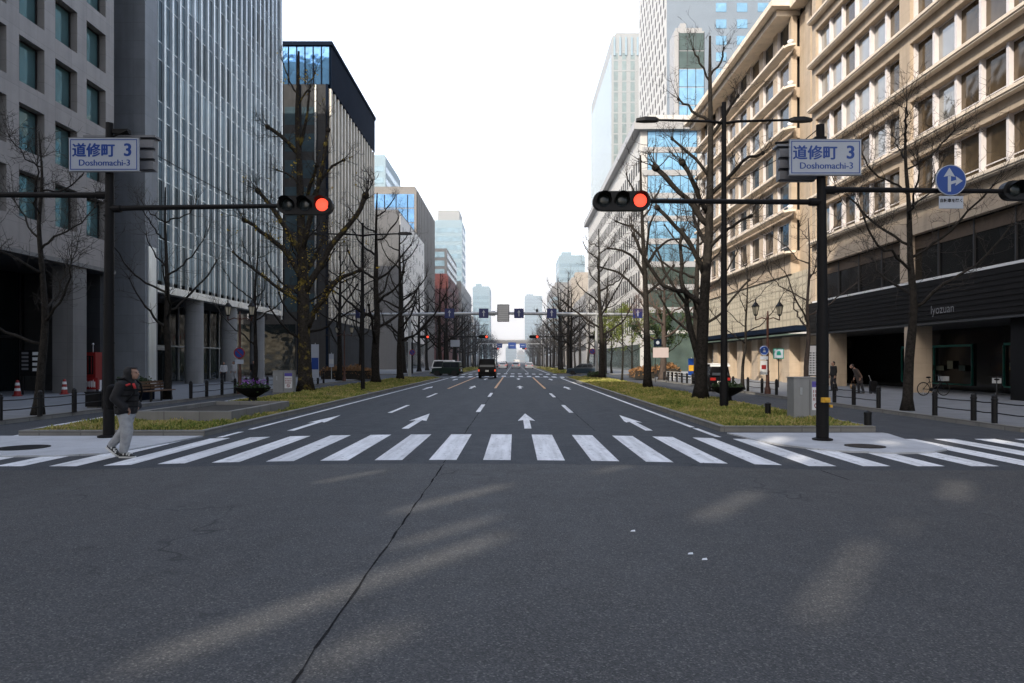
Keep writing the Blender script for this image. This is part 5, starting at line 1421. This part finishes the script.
def car(name,label,cat,loc,rz,L,W,H,belt,paint,cab,nose_z,roof_paint=None,wr=.31,ground=.2,wb=None,brake=False,group=None,spare=False,hood=True):
    """cab: (rear_bottom, rear_top, front_top, front_bottom) y fractions of the half length"""
    t=thing(name,label,cat,loc,rz,group)
    h=L/2; wb=wb or L*.6; ya,yf=-wb/2,wb/2; ar=wr+.06
    def arch(y):  # right to left underneath
        return [(y+ar*cos(R(a)),ground+ar*.9*sin(R(a))) for a in (0,30,60,90,120,150,180)]
    rb,rt,ft,fb=[c*h for c in cab]
    side=[(-h,ground+.12),(-h-.0,belt-.25),(-h+.05,belt)]
    side+= [(fb,belt),(h-.25,nose_z),(h-.04,nose_z-.12),(h,ground+.3),(h-.05,ground)]
    low=arch(yf)+arch(ya)
    side+= [(y,z) for y,z in low if True]+[(-h+.03,ground)]
    b=MB(); b.prism_x(side,-W/2,W/2); o=b.build('body',paint,t,fix=True); add_bevel(o,.045,3)
    # cabin with tumblehome
    tw=.13 if H<1.7 else .07
    def hw(z): return W/2-.035-tw*max(0,(z-belt))/(H-belt)
    cb=[(rb,belt-.02),(rt-.02,H-.08),(rt+.06,H-.0),(ft-.05,H),(ft+.03,H-.05),(fb,belt-.02)]
    b=MB(); b.prism_x(cb,0,0,hw); o=b.build('cabin',roof_paint or paint,t,fix=True); add_bevel(o,.035,2)
    # windows
    def on(y0z0,f,y1z1): return (y0z0[0]+(y1z1[0]-y0z0[0])*f,y0z0[1]+(y1z1[1]-y0z0[1])*f)
    zb,zt=belt+.06,H-.13
    def yr(z): f=(z-belt)/(H-.08-belt); return rb+(rt-rb)*f
    def yfz(z): f=(z-belt)/(H-.05-belt); return fb+(ft+.03-fb)*f
    n=3 if L>3.6 else 2
    for s in(-1,1):
        for k in range(n):
            a0=lambda z,k=k: yr(z)+.10+(yfz(z)-yr(z)-.2)*k/n+.03
            a1=lambda z,k=k: yr(z)+.10+(yfz(z)-yr(z)-.2)*(k+1)/n-.03
            q=[(s*(hw(zb)+.004),a0(zb),zb),(s*(hw(zb)+.004),a1(zb),zb),(s*(hw(zt)+.004),a1(zt),zt),(s*(hw(zt)+.004),a0(zt),zt)]
            w=MB(); w.poly(q if s>0 else q[::-1]); w.build('side_window',m_cargl,t)
    for nm,yy,sg in(('rear_window',yr,-1),('windscreen',yfz,1)):
        y0,y1=yy(zb)+sg*.006,yy(zt)+sg*.006; w=MB()
        q=[(-hw(zb)+.09,y0,zb),(hw(zb)-.09,y0,zb),(hw(zt)-.09,y1,zt),(-hw(zt)+.09,y1,zt)]
        w.poly(q if sg<0 else q[::-1]); w.build(nm,m_cargl,t)
    # wheels
    for s in(-1,1):
        for y in(ya,yf):
            w=MB(); x0=s*(W/2-.2); x1=s*(W/2+.0)
            pr=[(wr*.62,0),(wr*.97,0),(wr,.03),(wr,.16),(wr*.96,.19),(wr*.64,.19)]
            w.lathe([(r_,s*d) for r_,d in pr],(x0,y,wr),20,'x'); wo=w.build('wheel',m_tyre,t,fix=True)
            r_=MB(); r_.lathe([(wr*.63,s*.17),(wr*.55,s*.175),(wr*.2,s*.15),(.02,s*.16)],(x0,y,wr),14,'x'); r_.build('rim',m_rim,wo,fix=True)
    # lights, plate, bumper, mirrors
    for s in(-1,1):
        b=MB()
        if H>1.7: b.box(s*(W/2-.07)-.075,s*(W/2-.07)+.075,-h-.012,-h+.06,belt-.38,belt-.16)
        else: b.box(s*(W/2-.2)-.16,s*(W/2-.2)+.16,-h-.012,-h+.06,belt-.24,belt-.08)
        b.build('tail_light',m_tail if brake else m_taild,t)
        b=MB(); b.box(s*(W/2-.2)-.14,s*(W/2-.2)+.14,h-.10,h+.006,nose_z-.30,nose_z-.16); b.build('headlight',m_head,t)
        b=MB(); b.box(s*(W/2+.02)-.02,s*(W/2+.02)+.10*s if s>0 else s*(W/2+.02)+.02,fb-.25,fb-.12,belt+.02,belt+.17) if s>0 else b.box(-W/2-.12,-W/2,fb-.25,fb-.12,belt+.02,belt+.17); b.build('mirror',paint,t)
        b=MB()
        for k in range(n-1): yk=yr(belt)+(yfz(belt)-yr(belt))*(k+.8)/n; b.box(s*(W/2+.002)-.012,s*(W/2+.002)+.012,yk,yk+.16,belt-.12,belt-.085)
        if b.v: b.build('door_handle',m_black,t)
    b=MB(); b.box(-.17,.17,-h-.018,-h-.004,belt-.40 if H>1.7 else ground+.28,belt-.23 if H>1.7 else ground+.44); b.build('number_plate',m_plate,t)
    b=MB(); b.box(-W/2+.03,W/2-.03,-h-.05,-h+.05,ground+.02,ground+.22); o=b.build('rear_bumper',m_blackm if not brake else paint,t); add_bevel(o,.03)
    b=MB(); b.box(-W/2+.03,W/2-.03,h-.06,h+.05,ground+.02,ground+.24); o=b.build('front_bumper',m_blackm,t); add_bevel(o,.03)
    return t
ZR=lambda x: zr(x)
car('minivan','black boxy minivan with lit orange tail lights stopped before the far zebra crossing','car',(-2.8,70,ZR(-2.8)),0,3.9,1.76,1.96,1.06,m_vanblack,(-1.0,-.96,.45,.70),.98,brake=True,wr=.30)
car('off_road_car','dark green boxy off-road car with a white roof crossing from the left side street','car',(-8.4,84.5,-.12),R(82),3.6,1.62,1.72,1.02,m_cargreen,(-.97,-.93,.20,.30),.98,wr=.36,ground=.28)
ov=[o for o in bpy.data.objects if o.name=='off_road_car'][0]
b=MB(); b.box(-.64,.64,-1.66,.36,1.725,1.80); o=b.build('roof',m_carwhite,ov); add_bevel(o,.025)
car('delivery_van','small white van partly hidden behind the dark green off-road car','van',(-9.3,88.5,-.12),R(88),3.0,1.5,1.95,1.0,m_carwhite,(-1.0,-.97,.75,.97),.9,wr=.28)
car('hatchback_car','dark blue hatchback turning out of the right side street','car',(9.0,91,-.12),R(75),4.0,1.70,1.50,.93,m_carblue,(-.96,-.62,.12,.52),.86,wr=.31)
car('kei_van','small dark van with a white roof parked in the right slow lane','van',(12.15,42,-.11),0,3.2,1.26,1.62,.92,m_vanblack,(-1.0,-.96,.72,.95),.9,wr=.28)
kv=[o for o in bpy.data.objects if o.name=='kei_van'][0]
b=MB(); b.box(-.56,.56,-1.54,1.0,1.625,1.68); o=b.build('roof',m_carwhite,kv); add_bevel(o,.025)
b=MB(); b.box(-.59,.59,-1.58,-1.52,1.50,1.62); o=b.build('rear_roof_edge',m_carwhite,kv)
for (x,y,p,lab,H,bt,c,nz) in (
    (-2.75,152,m_carwhite,'white saloon car far off in the left traffic lane beyond the van',1.5,.93,(-.72,-.42,.15,.52),.88),
    (.15,156,m_carsilver,'dark windowed silver car far off in the middle traffic lane',1.55,.93,(-.9,-.6,.15,.55),.88),
    (3.15,153,m_carwhite,'white estate car far off in the right traffic lane',1.5,.93,(-.95,-.75,.15,.55),.88),
    (-5.6,166,m_carwhite,'white van far off in the leftmost lane before the blue direction signs',1.95,1.05,(-.99,-.97,.7,.95),.95),
    (-2.7,171,m_vanblack,'black car queueing beyond the far white saloon',1.6,.95,(-.95,-.8,.2,.6),.88),
    (.4,174,m_carwhite,'white box van queueing beyond the far silver car',2.1,1.1,(-.99,-.98,.7,.95),1.0),
    (3.4,176,m_carblue,'dark car queueing beyond the far white estate',1.55,.95,(-.92,-.7,.15,.55),.88)):
    car('queueing_car',lab,'car',(x,y,ZR(x)),0,4.3,1.72,H,bt,p,c,nz,wr=.32,brake=True)

# bicycles
def bicycle(label,loc,rz,rimm):
    t=thing('bicycle',label,'bicycle',loc,rz)
    for x in(-.52,.52):
        w=MB()
        vs=[];n=28
        for k in range(n):
            a=2*pi*k/n
            for j in range(6):
                bb=2*pi*j/6; rr=.32+.018*cos(bb); vs.append((x+rr*cos(a),.018*sin(bb),.335+rr*sin(a)))
        w.add(vs,[(k*6+j,((k+1)%n)*6+j,((k+1)%n)*6+(j+1)%6,k*6+(j+1)%6) for k in range(n) for j in range(6)]); wo=w.build('wheel',m_tyre,t)
        w=MB()
        for k in range(14):
            a=2*pi*k/14; w.tube([(x,0,.335),(x+.30*cos(a),0,.335+.30*sin(a))],[.003,.003],3,cap=False)
        for k in range(n):
            a=2*pi*k/n;a2=2*pi*(k+1)/n; w.tube([(x+.298*cos(a),0,.335+.298*sin(a)),(x+.298*cos(a2),0,.335+.298*sin(a2))],[.01,.01],4,cap=False)
        w.build('rim',rimm,wo)
    f=MB()
    for a,b in (((-.52,0,.335),(-.12,0,.30)),((-.12,0,.30),(-.24,0,.86)),((-.12,0,.30),(.34,0,.62)),((-.20,0,.66),(.33,0,.72)),((-.52,0,.335),(-.21,0,.70)),((.30,0,.88),(.52,0,.335))): f.tube([a,b],[.018,.018],6)
    f.build('bicycle_frame',m_black,t)
    h=MB(); h.tube([(.30,0,.86),(.29,0,1.0)],[.014,.014],6); h.tube([(.18,-.27,1.02),(.29,-.12,1.0),(.29,.12,1.0),(.18,.27,1.02)],[.013]*4,6); h.build('handlebar',m_black,t)
    s=MB(); s.lathe([(.03,0),(.10,.02),(.11,.06),(.06,.08)],(-.26,0,.86),10); s.build('saddle',m_blackm,t)
    b=MB(); ringbox(b,.36,.68,-.17,.17,.72,.95,.012); b.box(.372,.668,-.158,.158,.72,.735); b.build('basket',m_steel,t)
    p=MB(); p.lathe([(.09,-.01),(.09,.01)],(-.12,0,.30),12,'y'); p.tube([(-.12,.03,.30),(-.05,.09,.17)],[.012,.012],5); p.tube([(-.12,-.03,.30),(-.19,-.09,.43)],[.012,.012],5); p.build('crank',m_black,t)
    k=MB(); k.tube([(-.5,.04,.32),(-.42,.16,.02)],[.012,.012],5); k.build('kickstand',m_steel,t)
    return t
bicycle('dark bicycle parked by the sunlit stone column of the dark arcade',(20.6,33.6,.015),R(4),m_black)
bicycle('bicycle with pale wheel rims parked before the large dark shop window',(21.1,29.9,.015),R(55),m_steel)

# ================================================================ PEOPLE
m_skin=mat('skin',(.33,.19,.135),.55,.08,8)
m_hair=mat('dark_hair',(.012,.010,.009),.6,.2,30)
m_jblack=mat('black_puffer_cloth',(.006,.006,.008),.75,.25,12,bmp=.4,fine=18)
m_jgrey=mat('grey_brown_coat_cloth',(.07,.055,.05),.85,.2,14)
m_trgrey=mat('grey_jogger_cloth',(.33,.34,.355),.9,.3,7,bmp=1.0,fine=9)
m_trdark=mat('dark_trouser_cloth',(.02,.02,.025),.9,.2,10)
m_redc=mat('red_strap_cloth',(.45,.03,.03),.8,.1,10)
m_pale=mat('pale_shirt_cloth',(.5,.5,.52),.85,.1,10)
m_shoeb=mat('shoe_black',(.015,.015,.016),.5,.1,10)
m_shoew=mat('shoe_white',(.62,.62,.6),.6,.06,10)

def blob(chains,name,mats,parent,vox=.02,smooth=3,loc=None):
    """one continuous skin grown round chains of (point, radius) beads"""
    mb=MB()
    ico=bmesh.new(); bmesh.ops.create_icosphere(ico,subdivisions=2,radius=1)
    iv=[v.co.copy() for v in ico.verts]; fi=[tuple(v.index for v in f.verts) for f in ico.faces]; ico.free()
    def bead(c,r):
        r=r if isinstance(r,tuple) else (r,r,r)
        mb.add([(c[0]+v.x*r[0],c[1]+v.y*r[1],c[2]+v.z*r[2]) for v in iv],fi)
    for ch in chains:
        if len(ch)==1: bead(*ch[0]); continue
        for (a,ra),(b,rb) in zip(ch,ch[1:]):
            A=Vector(a);B=Vector(b); ta=ra if isinstance(ra,tuple) else (ra,)*3; tb=rb if isinstance(rb,tuple) else (rb,)*3
            n=max(2,int((B-A).length/(min(min(ta),min(tb))*.45))+1)
            for k in range(n+1):
                f=k/n; bead(tuple(A.lerp(B,f)),tuple(x*(1-f)+y*f for x,y in zip(ta,tb)))
    me=mb.mesh('tmp',mats); o=bpy.data.objects.new('tmp',me); COL.objects.link(o)
    m=o.modifiers.new('r','REMESH'); m.mode='VOXEL'; m.voxel_size=vox; m.use_smooth_shade=True
    if smooth: s=o.modifiers.new('s','SMOOTH'); s.factor=.6; s.iterations=smooth
    dg=bpy.context.evaluated_depsgraph_get(); dg.update()
    m2=bpy.data.meshes.new_from_object(o.evaluated_get(dg)); bpy.data.objects.remove(o)
    m2.materials.clear(); m2.materials.append(mats)
    for p in m2.polygons: p.use_smooth=True
    q=bpy.data.objects.new(name,m2); COL.objects.link(q); q.parent=parent
    return q

def hand(c,d,s=1):
    """palm, four unequal curled fingers and a thumb; d = direction the fingers point"""
    c=Vector(c); d=Vector(d).normalized(); up=Vector((0,1,0)) if abs(d.y)<.8 else Vector((1,0,0)); side=d.cross(up).normalized(); up=side.cross(d).normalized()
    ch=[[(c,.030*s),(c+d*.05*s,.034*s)],[(c+d*.03*s+side*.02*s,.022*s),(c+d*.06*s+side*.025*s,.02*s)],[(c+d*.03*s-side*.02*s,.022*s),(c+d*.06*s-side*.025*s,.02*s)]]
    for k,(o,l) in enumerate(((-.032,.055),(-.011,.07),(.011,.066),(.032,.05))):
        p0=c+d*.07*s+side*o*s; p1=p0+d*l*.55*s-up*.012*s; p2=p1+d*l*.45*s-up*.035*s; ch.append([(p0,.0105*s),(p1,.0095*s),(p2,.008*s)])
    t0=c+d*.02*s-side*.03*s; ch.append([(t0,.014*s),(t0-side*.03*s+d*.03*s,.012*s),(t0-side*.03*s+d*.06*s-up*.01*s,.010*s)])
    return ch

def shoe(parent,heel,toe_dir,pitch,mt,sole):
    """shoe with heel at given point, pointing along +x rotated by pitch (heel raised)"""
    hx,hy,hz=heel; c,s=cos(pitch),sin(pitch)
    def P(x,y,z): return (hx+x*c+z*s,hy+y,hz-x*s+z*c)
    q=blob([[(P(.03,0,.055),(.045,.042,.05)),(P(.12,0,.055),(.05,.045,.045)),(P(.20,0,.04),(.05,.048,.035)),(P(.245,0,.032),(.035,.04,.026))],[(P(.04,0,.10),.042),(P(.09,0,.08),.045)]],'shoe',mt,parent,.012,2)
    o=MB(); out=[(.0,-.03),(.06,-.042),(.16,-.05),(.24,-.044),(.285,-.02),(.285,.02),(.24,.044),(.16,.05),(.06,.042),(.0,.03)]
    n=len(out); o.add([P(x,y,0) for x,y in out]+[P(x,y,.03) for x,y in out],[tuple(range(n-1,-1,-1)),tuple(range(n,2*n))]+[(i,(i+1)%n,n+(i+1)%n,n+i) for i in range(n)])
    o.build('sole',sole,q,fix=True)
    st=MB()
    for x in(.09,.15,.19): st.obox(P(x,0,.075 if x<.16 else .062),(.011,0,0),(0,.052,0),(0,0,.022))
    st.build('shoe_stripe',sole,q)

def head(chains,c,s=1.0):
    """skull, jaw, nose, lips and ears; faces +x"""
    x,y,z=c
    chains+= [[((x-.015,y,z+.03),(.098*s,.078*s,.10*s))],[((x+.025,y,z-.035),(.070*s,.062*s,.075*s)),((x+.055,y,z-.075),(.036*s,.038*s,.032*s))],
              [((x+.088*s,y,z+.018),.012*s),((x+.112*s,y,z-.016),.015*s)],[((x+.095*s,y,z-.05),(.013*s,.026*s,.008*s))],[((x+.075*s,y-.03,z+.03),.02*s)],[((x+.075*s,y+.03,z+.03),.02*s)],
              [((x-.015,y-.078*s,z),(.022*s,.012*s,.032*s))],[((x-.015,y+.078*s,z),(.022*s,.012*s,.032*s))]]

def eyes(parent,c,s=1.0):
    e=MB()
    for d in(-1,1): e.lathe([(.002,-.006),(.010,-.003),(.011,0),(.002,.004)],(c[0]+.092*s,c[1]+d*.032,c[2]+.012),8,'x')
    e.build('eye',m_hair,parent)

def pedestrian():
    t=thing('person','person in a black hooded puffer jacket and grey joggers walking across the zebra crossing','person',(-7.35,12.95,zr(-7.35)+.004),R(0))
    hip=.84; t.scale=(1.07,1.07,1.07)
    # body: head, trunk, arms, legs
    ch=[]; hc=(.09,0,1.485); head(ch,hc)
    ch+= [[((.0,0,1.30),.07),((.05,0,1.40),.055)],[((-.02,0,hip),(.12,.15,.11)),((0,0,1.05),(.11,.14,.12)),((0,0,1.25),(.12,.17,.12))],
          [((0,-.18,1.28),.06),((-.06,-.24,1.05),.048),((.06,-.19,.93),.034)],[((0,.18,1.28),.06),((-.05,.24,1.05),.048),((.06,.19,.93),.034)],
          [((-.0,-.08,hip-.03),.085),((.05,-.085,.47),.058),((-.03,-.085,.10),.038)],[((-.03,.08,hip-.03),.085),((-.10,.085,.46),.058),((-.36,.085,.18),.038)]]
    ch+= hand((.065,-.175,.90),(.3,.5,-.8)); ch+= hand((.065,.175,.90),(.3,-.5,-.8))
    b=blob(ch,'body',m_skin,t,.011,2); eyes(b,hc)
    # puffer jacket with rolled quilting
    j=[[((-.03,0,.80),(.18,.235,.07)),((-.02,0,.96),(.19,.24,.10)),((-.01,0,1.14),(.175,.235,.11)),((0,0,1.28),(.155,.225,.10)),((.02,0,1.36),(.11,.12,.06))],
       [((0,-.2,1.28),.095),((-.08,-.26,1.06),.082),((.06,-.22,.90),.075)],[((0,.2,1.28),.095),((-.07,.26,1.06),.082),((.06,.22,.90),.075)]]
    blob(j,'jacket',m_jblack,t,.022,2)
    q=MB()
    for z in (.90,1.0,1.1,1.2): 
        pts=[(-.015+.205*cos(a),.258*sin(a),z) for a in [2*pi*k/20 for k in range(21)]]; q.tube([(p[0]*.9,p[1]*.93,p[2]) for p in pts],[.012]*21,5,cap=False)
    q.build('quilted_seam',m_blackm,t,smooth=True)
    hd=[[((-.01,0,1.37),(.12,.13,.07)),((.02,0,1.42),(.105,.115,.06))],[((.045,0,1.50),(.112,.112,.125))],[((.07,0,1.57),(.11,.09,.05))]]
    hood=blob(hd,'hood',m_jblack,t,.016,3)
    # hood opening: clear the front so that the face shows
    bm=bmesh.new(); bm.from_mesh(hood.data)
    bmesh.ops.delete(bm,geom=[v for v in bm.verts if v.co.x>.118 and 1.40<v.co.z<1.57 and abs(v.co.y)<.075],context='VERTS'); bm.to_mesh(hood.data); bm.free()
    sm=hood.modifiers.new('thickness','SOLIDIFY'); sm.thickness=.012
    bp=blob([[((-.26,0,1.20),(.10,.14,.10)),((-.27,0,1.02),(.12,.15,.12)),((-.25,0,.90),(.10,.14,.08))]],'backpack',m_blackm,t,.02,2)
    for s in(-1,1):
        st=MB(); st.tube([(-.12,s*.12,1.38),(.02,s*.13,1.40),(.165,s*.12,1.30),(.19,s*.13,1.14),(.10,s*.2,1.0)],[.018]*5,6); st.build('strap',m_blackm,bp,smooth=True)
    rd=MB(); rd.tube([(.17,-.12,1.31),(.205,-.125,1.22)],[.024,.024],6); rd.tube([(.14,-.165,1.30),(.10,-.225,1.28)],[.02,.02],6); rd.build('red_tab',m_redc,bp,smooth=True)
    # joggers, loose
    tr=[[((-.03,0,.83),(.15,.18,.09)),((-.02,0,.74),(.15,.17,.08))],
        [((0,-.085,.76),.12),((.045,-.09,.48),.105),((-.0,-.088,.22),.085),((-.02,-.088,.13),.075)],
        [((-.03,.085,.76),.12),((-.10,.09,.48),.10),((-.24,.09,.31),.082),((-.33,.088,.21),.07)]]
    blob(tr,'trousers',m_trgrey,t,.018,2)
    shoe(t,(-.09,-.088,.0),1,0,m_shoeb,m_shoew); shoe(t,(-.43,.088,.16),1,R(38),m_shoeb,m_shoew)
    return t
pedestrian()

def stander(label,loc,rz,coat,trou,h=1.65,lean=0,hair=True,arm=0,long=False):
    """simple standing or walking figure, faces +x"""
    s=h/1.65; t=thing('person',label,'person',loc,rz); t.scale=(s,s,s)
    L=lambda x,z: x+lean*max(0,z-.85)
    hc=(L(.03,1.54)+.04*lean,0,1.53-.12*abs(lean)); ch=[]; head(ch,hc)
    zs=-.10*abs(lean)
    ch+= [[((L(0,1.3),0,1.33+zs),.07),((L(.01,1.42),0,1.43+zs),.055)],[((0,0,.9),(.11,.14,.11)),((L(0,1.2),0,1.28+zs),(.11,.17,.11))],
         [((L(0,1.33),-.18,1.34+zs),.055),((L(-.03,1.1),-.22,1.08+zs),.045),((L(.08+arm,1.0),-.21,.86),.036)],[((L(0,1.33),.18,1.34+zs),.055),((L(.0,1.1),.22,1.08+zs),.045),((L(.05-arm,1.0),.21,.86),.036)],
         [((0,-.085,.85),.085),((.06,-.09,.47),.058),((.03,-.09,.09),.04)],[((0,.085,.85),.085),((-.03,.09,.47),.058),((-.14,.09,.09),.04)]]
    ch+= hand((L(.09+arm,1.0),-.21,.83),(.25,0,-1)); ch+= hand((L(.06-arm,1.0),.21,.83),(.25,0,-1))
    b=blob(ch,'body',m_skin,t,.014,2); eyes(b,hc)
    j=[[((0,0,.62 if long else .86),(.16,.19,.08)),((L(0,1.1),0,1.08+zs),(.15,.19,.12)),((L(0,1.3),0,1.33+zs),(.13,.2,.08))],
       [((L(0,1.33),-.19,1.34+zs),.075),((L(-.03,1.1),-.23,1.08+zs),.07),((L(.07+arm,1.0),-.215,.9),.056)],[((L(0,1.33),.19,1.34+zs),.075),((L(0,1.1),.23,1.08+zs),.07),((L(.045-arm,1.0),.215,.9),.056)]]
    blob(j,'coat',coat,t,.022,2)
    blob([[((0,0,.86),(.13,.16,.08))],[((0,-.085,.8),.10),((.06,-.09,.47),.078),((.03,-.09,.12),.06)],[((0,.085,.8),.10),((-.03,.09,.47),.078),((-.14,.09,.12),.06)]],'trousers',trou,t,.022,2)
    blob([[((hc[0]-.03,0,hc[2]+.045),(.098,.088,.095))],[((hc[0]-.06,0,hc[2]-.02),(.06,.08,.07))]],'hair',m_hair,t,.014,2)
    for x,y in((-.02,-.09),(-.19,.09)): blob([[((x+.03,y,.05),(.05,.045,.05)),((x+.2,y,.035),(.045,.045,.035))]],'shoe',m_shoeb,t,.016,1)
    return t
stander('person in dark clothes standing by the right arcade just behind the signal pole',(18.15,38.9,.015),R(190),m_jblack,m_trdark,1.68)
stander('stooped person in a grey brown coat walking in front of the dark arcade',(18.1,35.8,.015),R(175),m_jgrey,m_trdark,1.60,lean=.55,arm=.06,long=True)
stander('person in a pale top at the left of the group among the round columns',(-23.3,54.6,.015),R(-70),m_pale,m_trdark,1.62)
stander('person in a pale grey top in the middle of the group among the round columns',(-22.9,55.6,.015),R(-110),m_pale,m_trgrey,1.68)
stander('person in black at the right of the group among the round columns',(-22.6,59.0,.015),R(-90),m_jblack,m_trdark,1.72)
t=thing('wheeled_case','dark wheeled case trailing behind the stooped person','suitcase',(18.72,35.7,.015))
b=MB(); b.box(-.16,.16,-.12,.12,.06,.66); o=b.build('case',m_blackm,t); add_bevel(o,.03)
b=MB(); b.tube([(-.1,0,.66),(-.22,0,.95)],[.012,.012],5); b.build('handle',m_steel,t)
for x in(-.12,.12):
    b=MB(); b.lathe([(.035,-.1),(.035,.1)],(x,0,.035),10,'y'); b.build('wheel',m_tyre,t)
t=thing('carry_bag','small tan bag held low in front of the stooped person','bag',(17.62,35.6,.26))
b=MB(); b.box(-.14,.14,-.07,.07,0,.24); o=b.build('bag_body',mat('tan_bag_cloth',(.3,.2,.11),.8),t); add_bevel(o,.04)
b=MB(); b.tube([(-.09,0,.24),(-.05,0,.42),(.05,0,.42),(.09,0,.24)],[.01]*4,5); b.build('handle',m_wood,t)

# ================================================================ CAMERA, SKY, SUN
cd=bpy.data.cameras.new('camera'); cam=bpy.data.objects.new('camera',cd); COL.objects.link(cam); S.camera=cam
cd.sensor_width=36; cd.lens=24.0; cd.clip_end=5000; cd.clip_start=.05
cam.location=(0,0,1.72); cam.rotation_euler=(R(90),0,0); cd.shift_y=19.5/1024; cd.shift_x=-3/1024

w=bpy.data.worlds.new('World'); S.world=w; w.use_nodes=True
wt=w.node_tree; bg=wt.nodes['Background']
sk=wt.nodes.new('ShaderNodeTexSky'); sk.sky_type='NISHITA'; sk.sun_disc=False
sun_dir=Vector((-.58*cos(SUN_EL),-.815*cos(SUN_EL),sin(SUN_EL))).normalized()
sk.sun_elevation=SUN_EL; sk.sun_rotation=atan2(sun_dir.x,sun_dir.y)
sk.air_density=1.0; sk.dust_density=4.0; sk.ozone_density=1.0; sk.altitude=0
hs=wt.nodes.new('ShaderNodeHueSaturation'); hs.inputs['Saturation'].default_value=SKY_SAT; hs.inputs['Value'].default_value=SKY_VAL
wt.links.new(sk.outputs[0],hs.inputs['Color'])
# hazy sky: much brighter towards the far end of the avenue, whitened near the horizon
tc=wt.nodes.new('ShaderNodeTexCoord'); sx=wt.nodes.new('ShaderNodeSeparateXYZ'); wt.links.new(tc.outputs['Generated'],sx.inputs[0])
def mr(src,a,b,c,d):
    n=wt.nodes.new('ShaderNodeMapRange'); n.interpolation_type='SMOOTHSTEP'; n.clamp=True
    for i,v in enumerate((a,b,c,d)): n.inputs[i+1].default_value=v
    wt.links.new(src,n.inputs[0]); return n.outputs[0]
fwd=mr(sx.outputs[1],-.2,.85,SKY_BACK,SKY_FWD)
vm=wt.nodes.new('ShaderNodeVectorMath'); vm.operation='SCALE'; wt.links.new(hs.outputs[0],vm.inputs[0]); wt.links.new(fwd,vm.inputs['Scale'])
hz=mr(sx.outputs[2],.0,.55,1,0); hf=mr(sx.outputs[1],.2,.8,0,1)
mm_=wt.nodes.new('ShaderNodeMath'); mm_.operation='MULTIPLY'; wt.links.new(hz,mm_.inputs[0]); wt.links.new(hf,mm_.inputs[1])
mx=wt.nodes.new('ShaderNodeMix'); mx.data_type='RGBA'; wt.links.new(mm_.outputs[0],mx.inputs[0]); wt.links.new(vm.outputs[0],mx.inputs[6]); mx.inputs[7].default_value=(16,16.1,16.2,1)
wt.links.new(mx.outputs[2],bg.inputs['Color'])
bg.inputs['Strength'].default_value=.15
sd=bpy.data.lights.new('sun','SUN'); so=bpy.data.objects.new('sun',sd); COL.objects.link(so)
sd.energy=5.0; sd.angle=R(.3); sd.color=(1,.90,.76)
so.rotation_euler=sun_dir.to_track_quat('Z','Y').to_euler(); so.location=(-40,-60,80)
if FOG>0:
    fm=bpy.data.materials.new('haze'); fm.use_nodes=True; ft=fm.node_tree; ft.nodes.remove(ft.nodes['Principled BSDF'])
    vs=ft.nodes.new('ShaderNodeVolumeScatter'); vs.inputs['Density'].default_value=FOG; vs.inputs['Color'].default_value=(.93,.97,1,1); vs.inputs['Anisotropy'].default_value=.3
    ft.links.new(vs.outputs[0],ft.nodes['Material Output'].inputs['Volume'])
    fb=MB(); fb.box(-160,160,95,1250,-.1,160); o=fb.build('haze',fm); o['kind']='stuff'; o['label']='thin pale haze hanging over the far end of the avenue'; o['category']='haze'
S.view_settings.view_transform='Standard'; S.view_settings.look='None'; S.view_settings.exposure=0; S.view_settings.gamma=1
S.cycles.use_denoising=True; S.cycles.caustics_reflective=False; S.cycles.caustics_refractive=False
S.cycles.max_bounces=6; S.cycles.diffuse_bounces=3; S.cycles.glossy_bounces=4
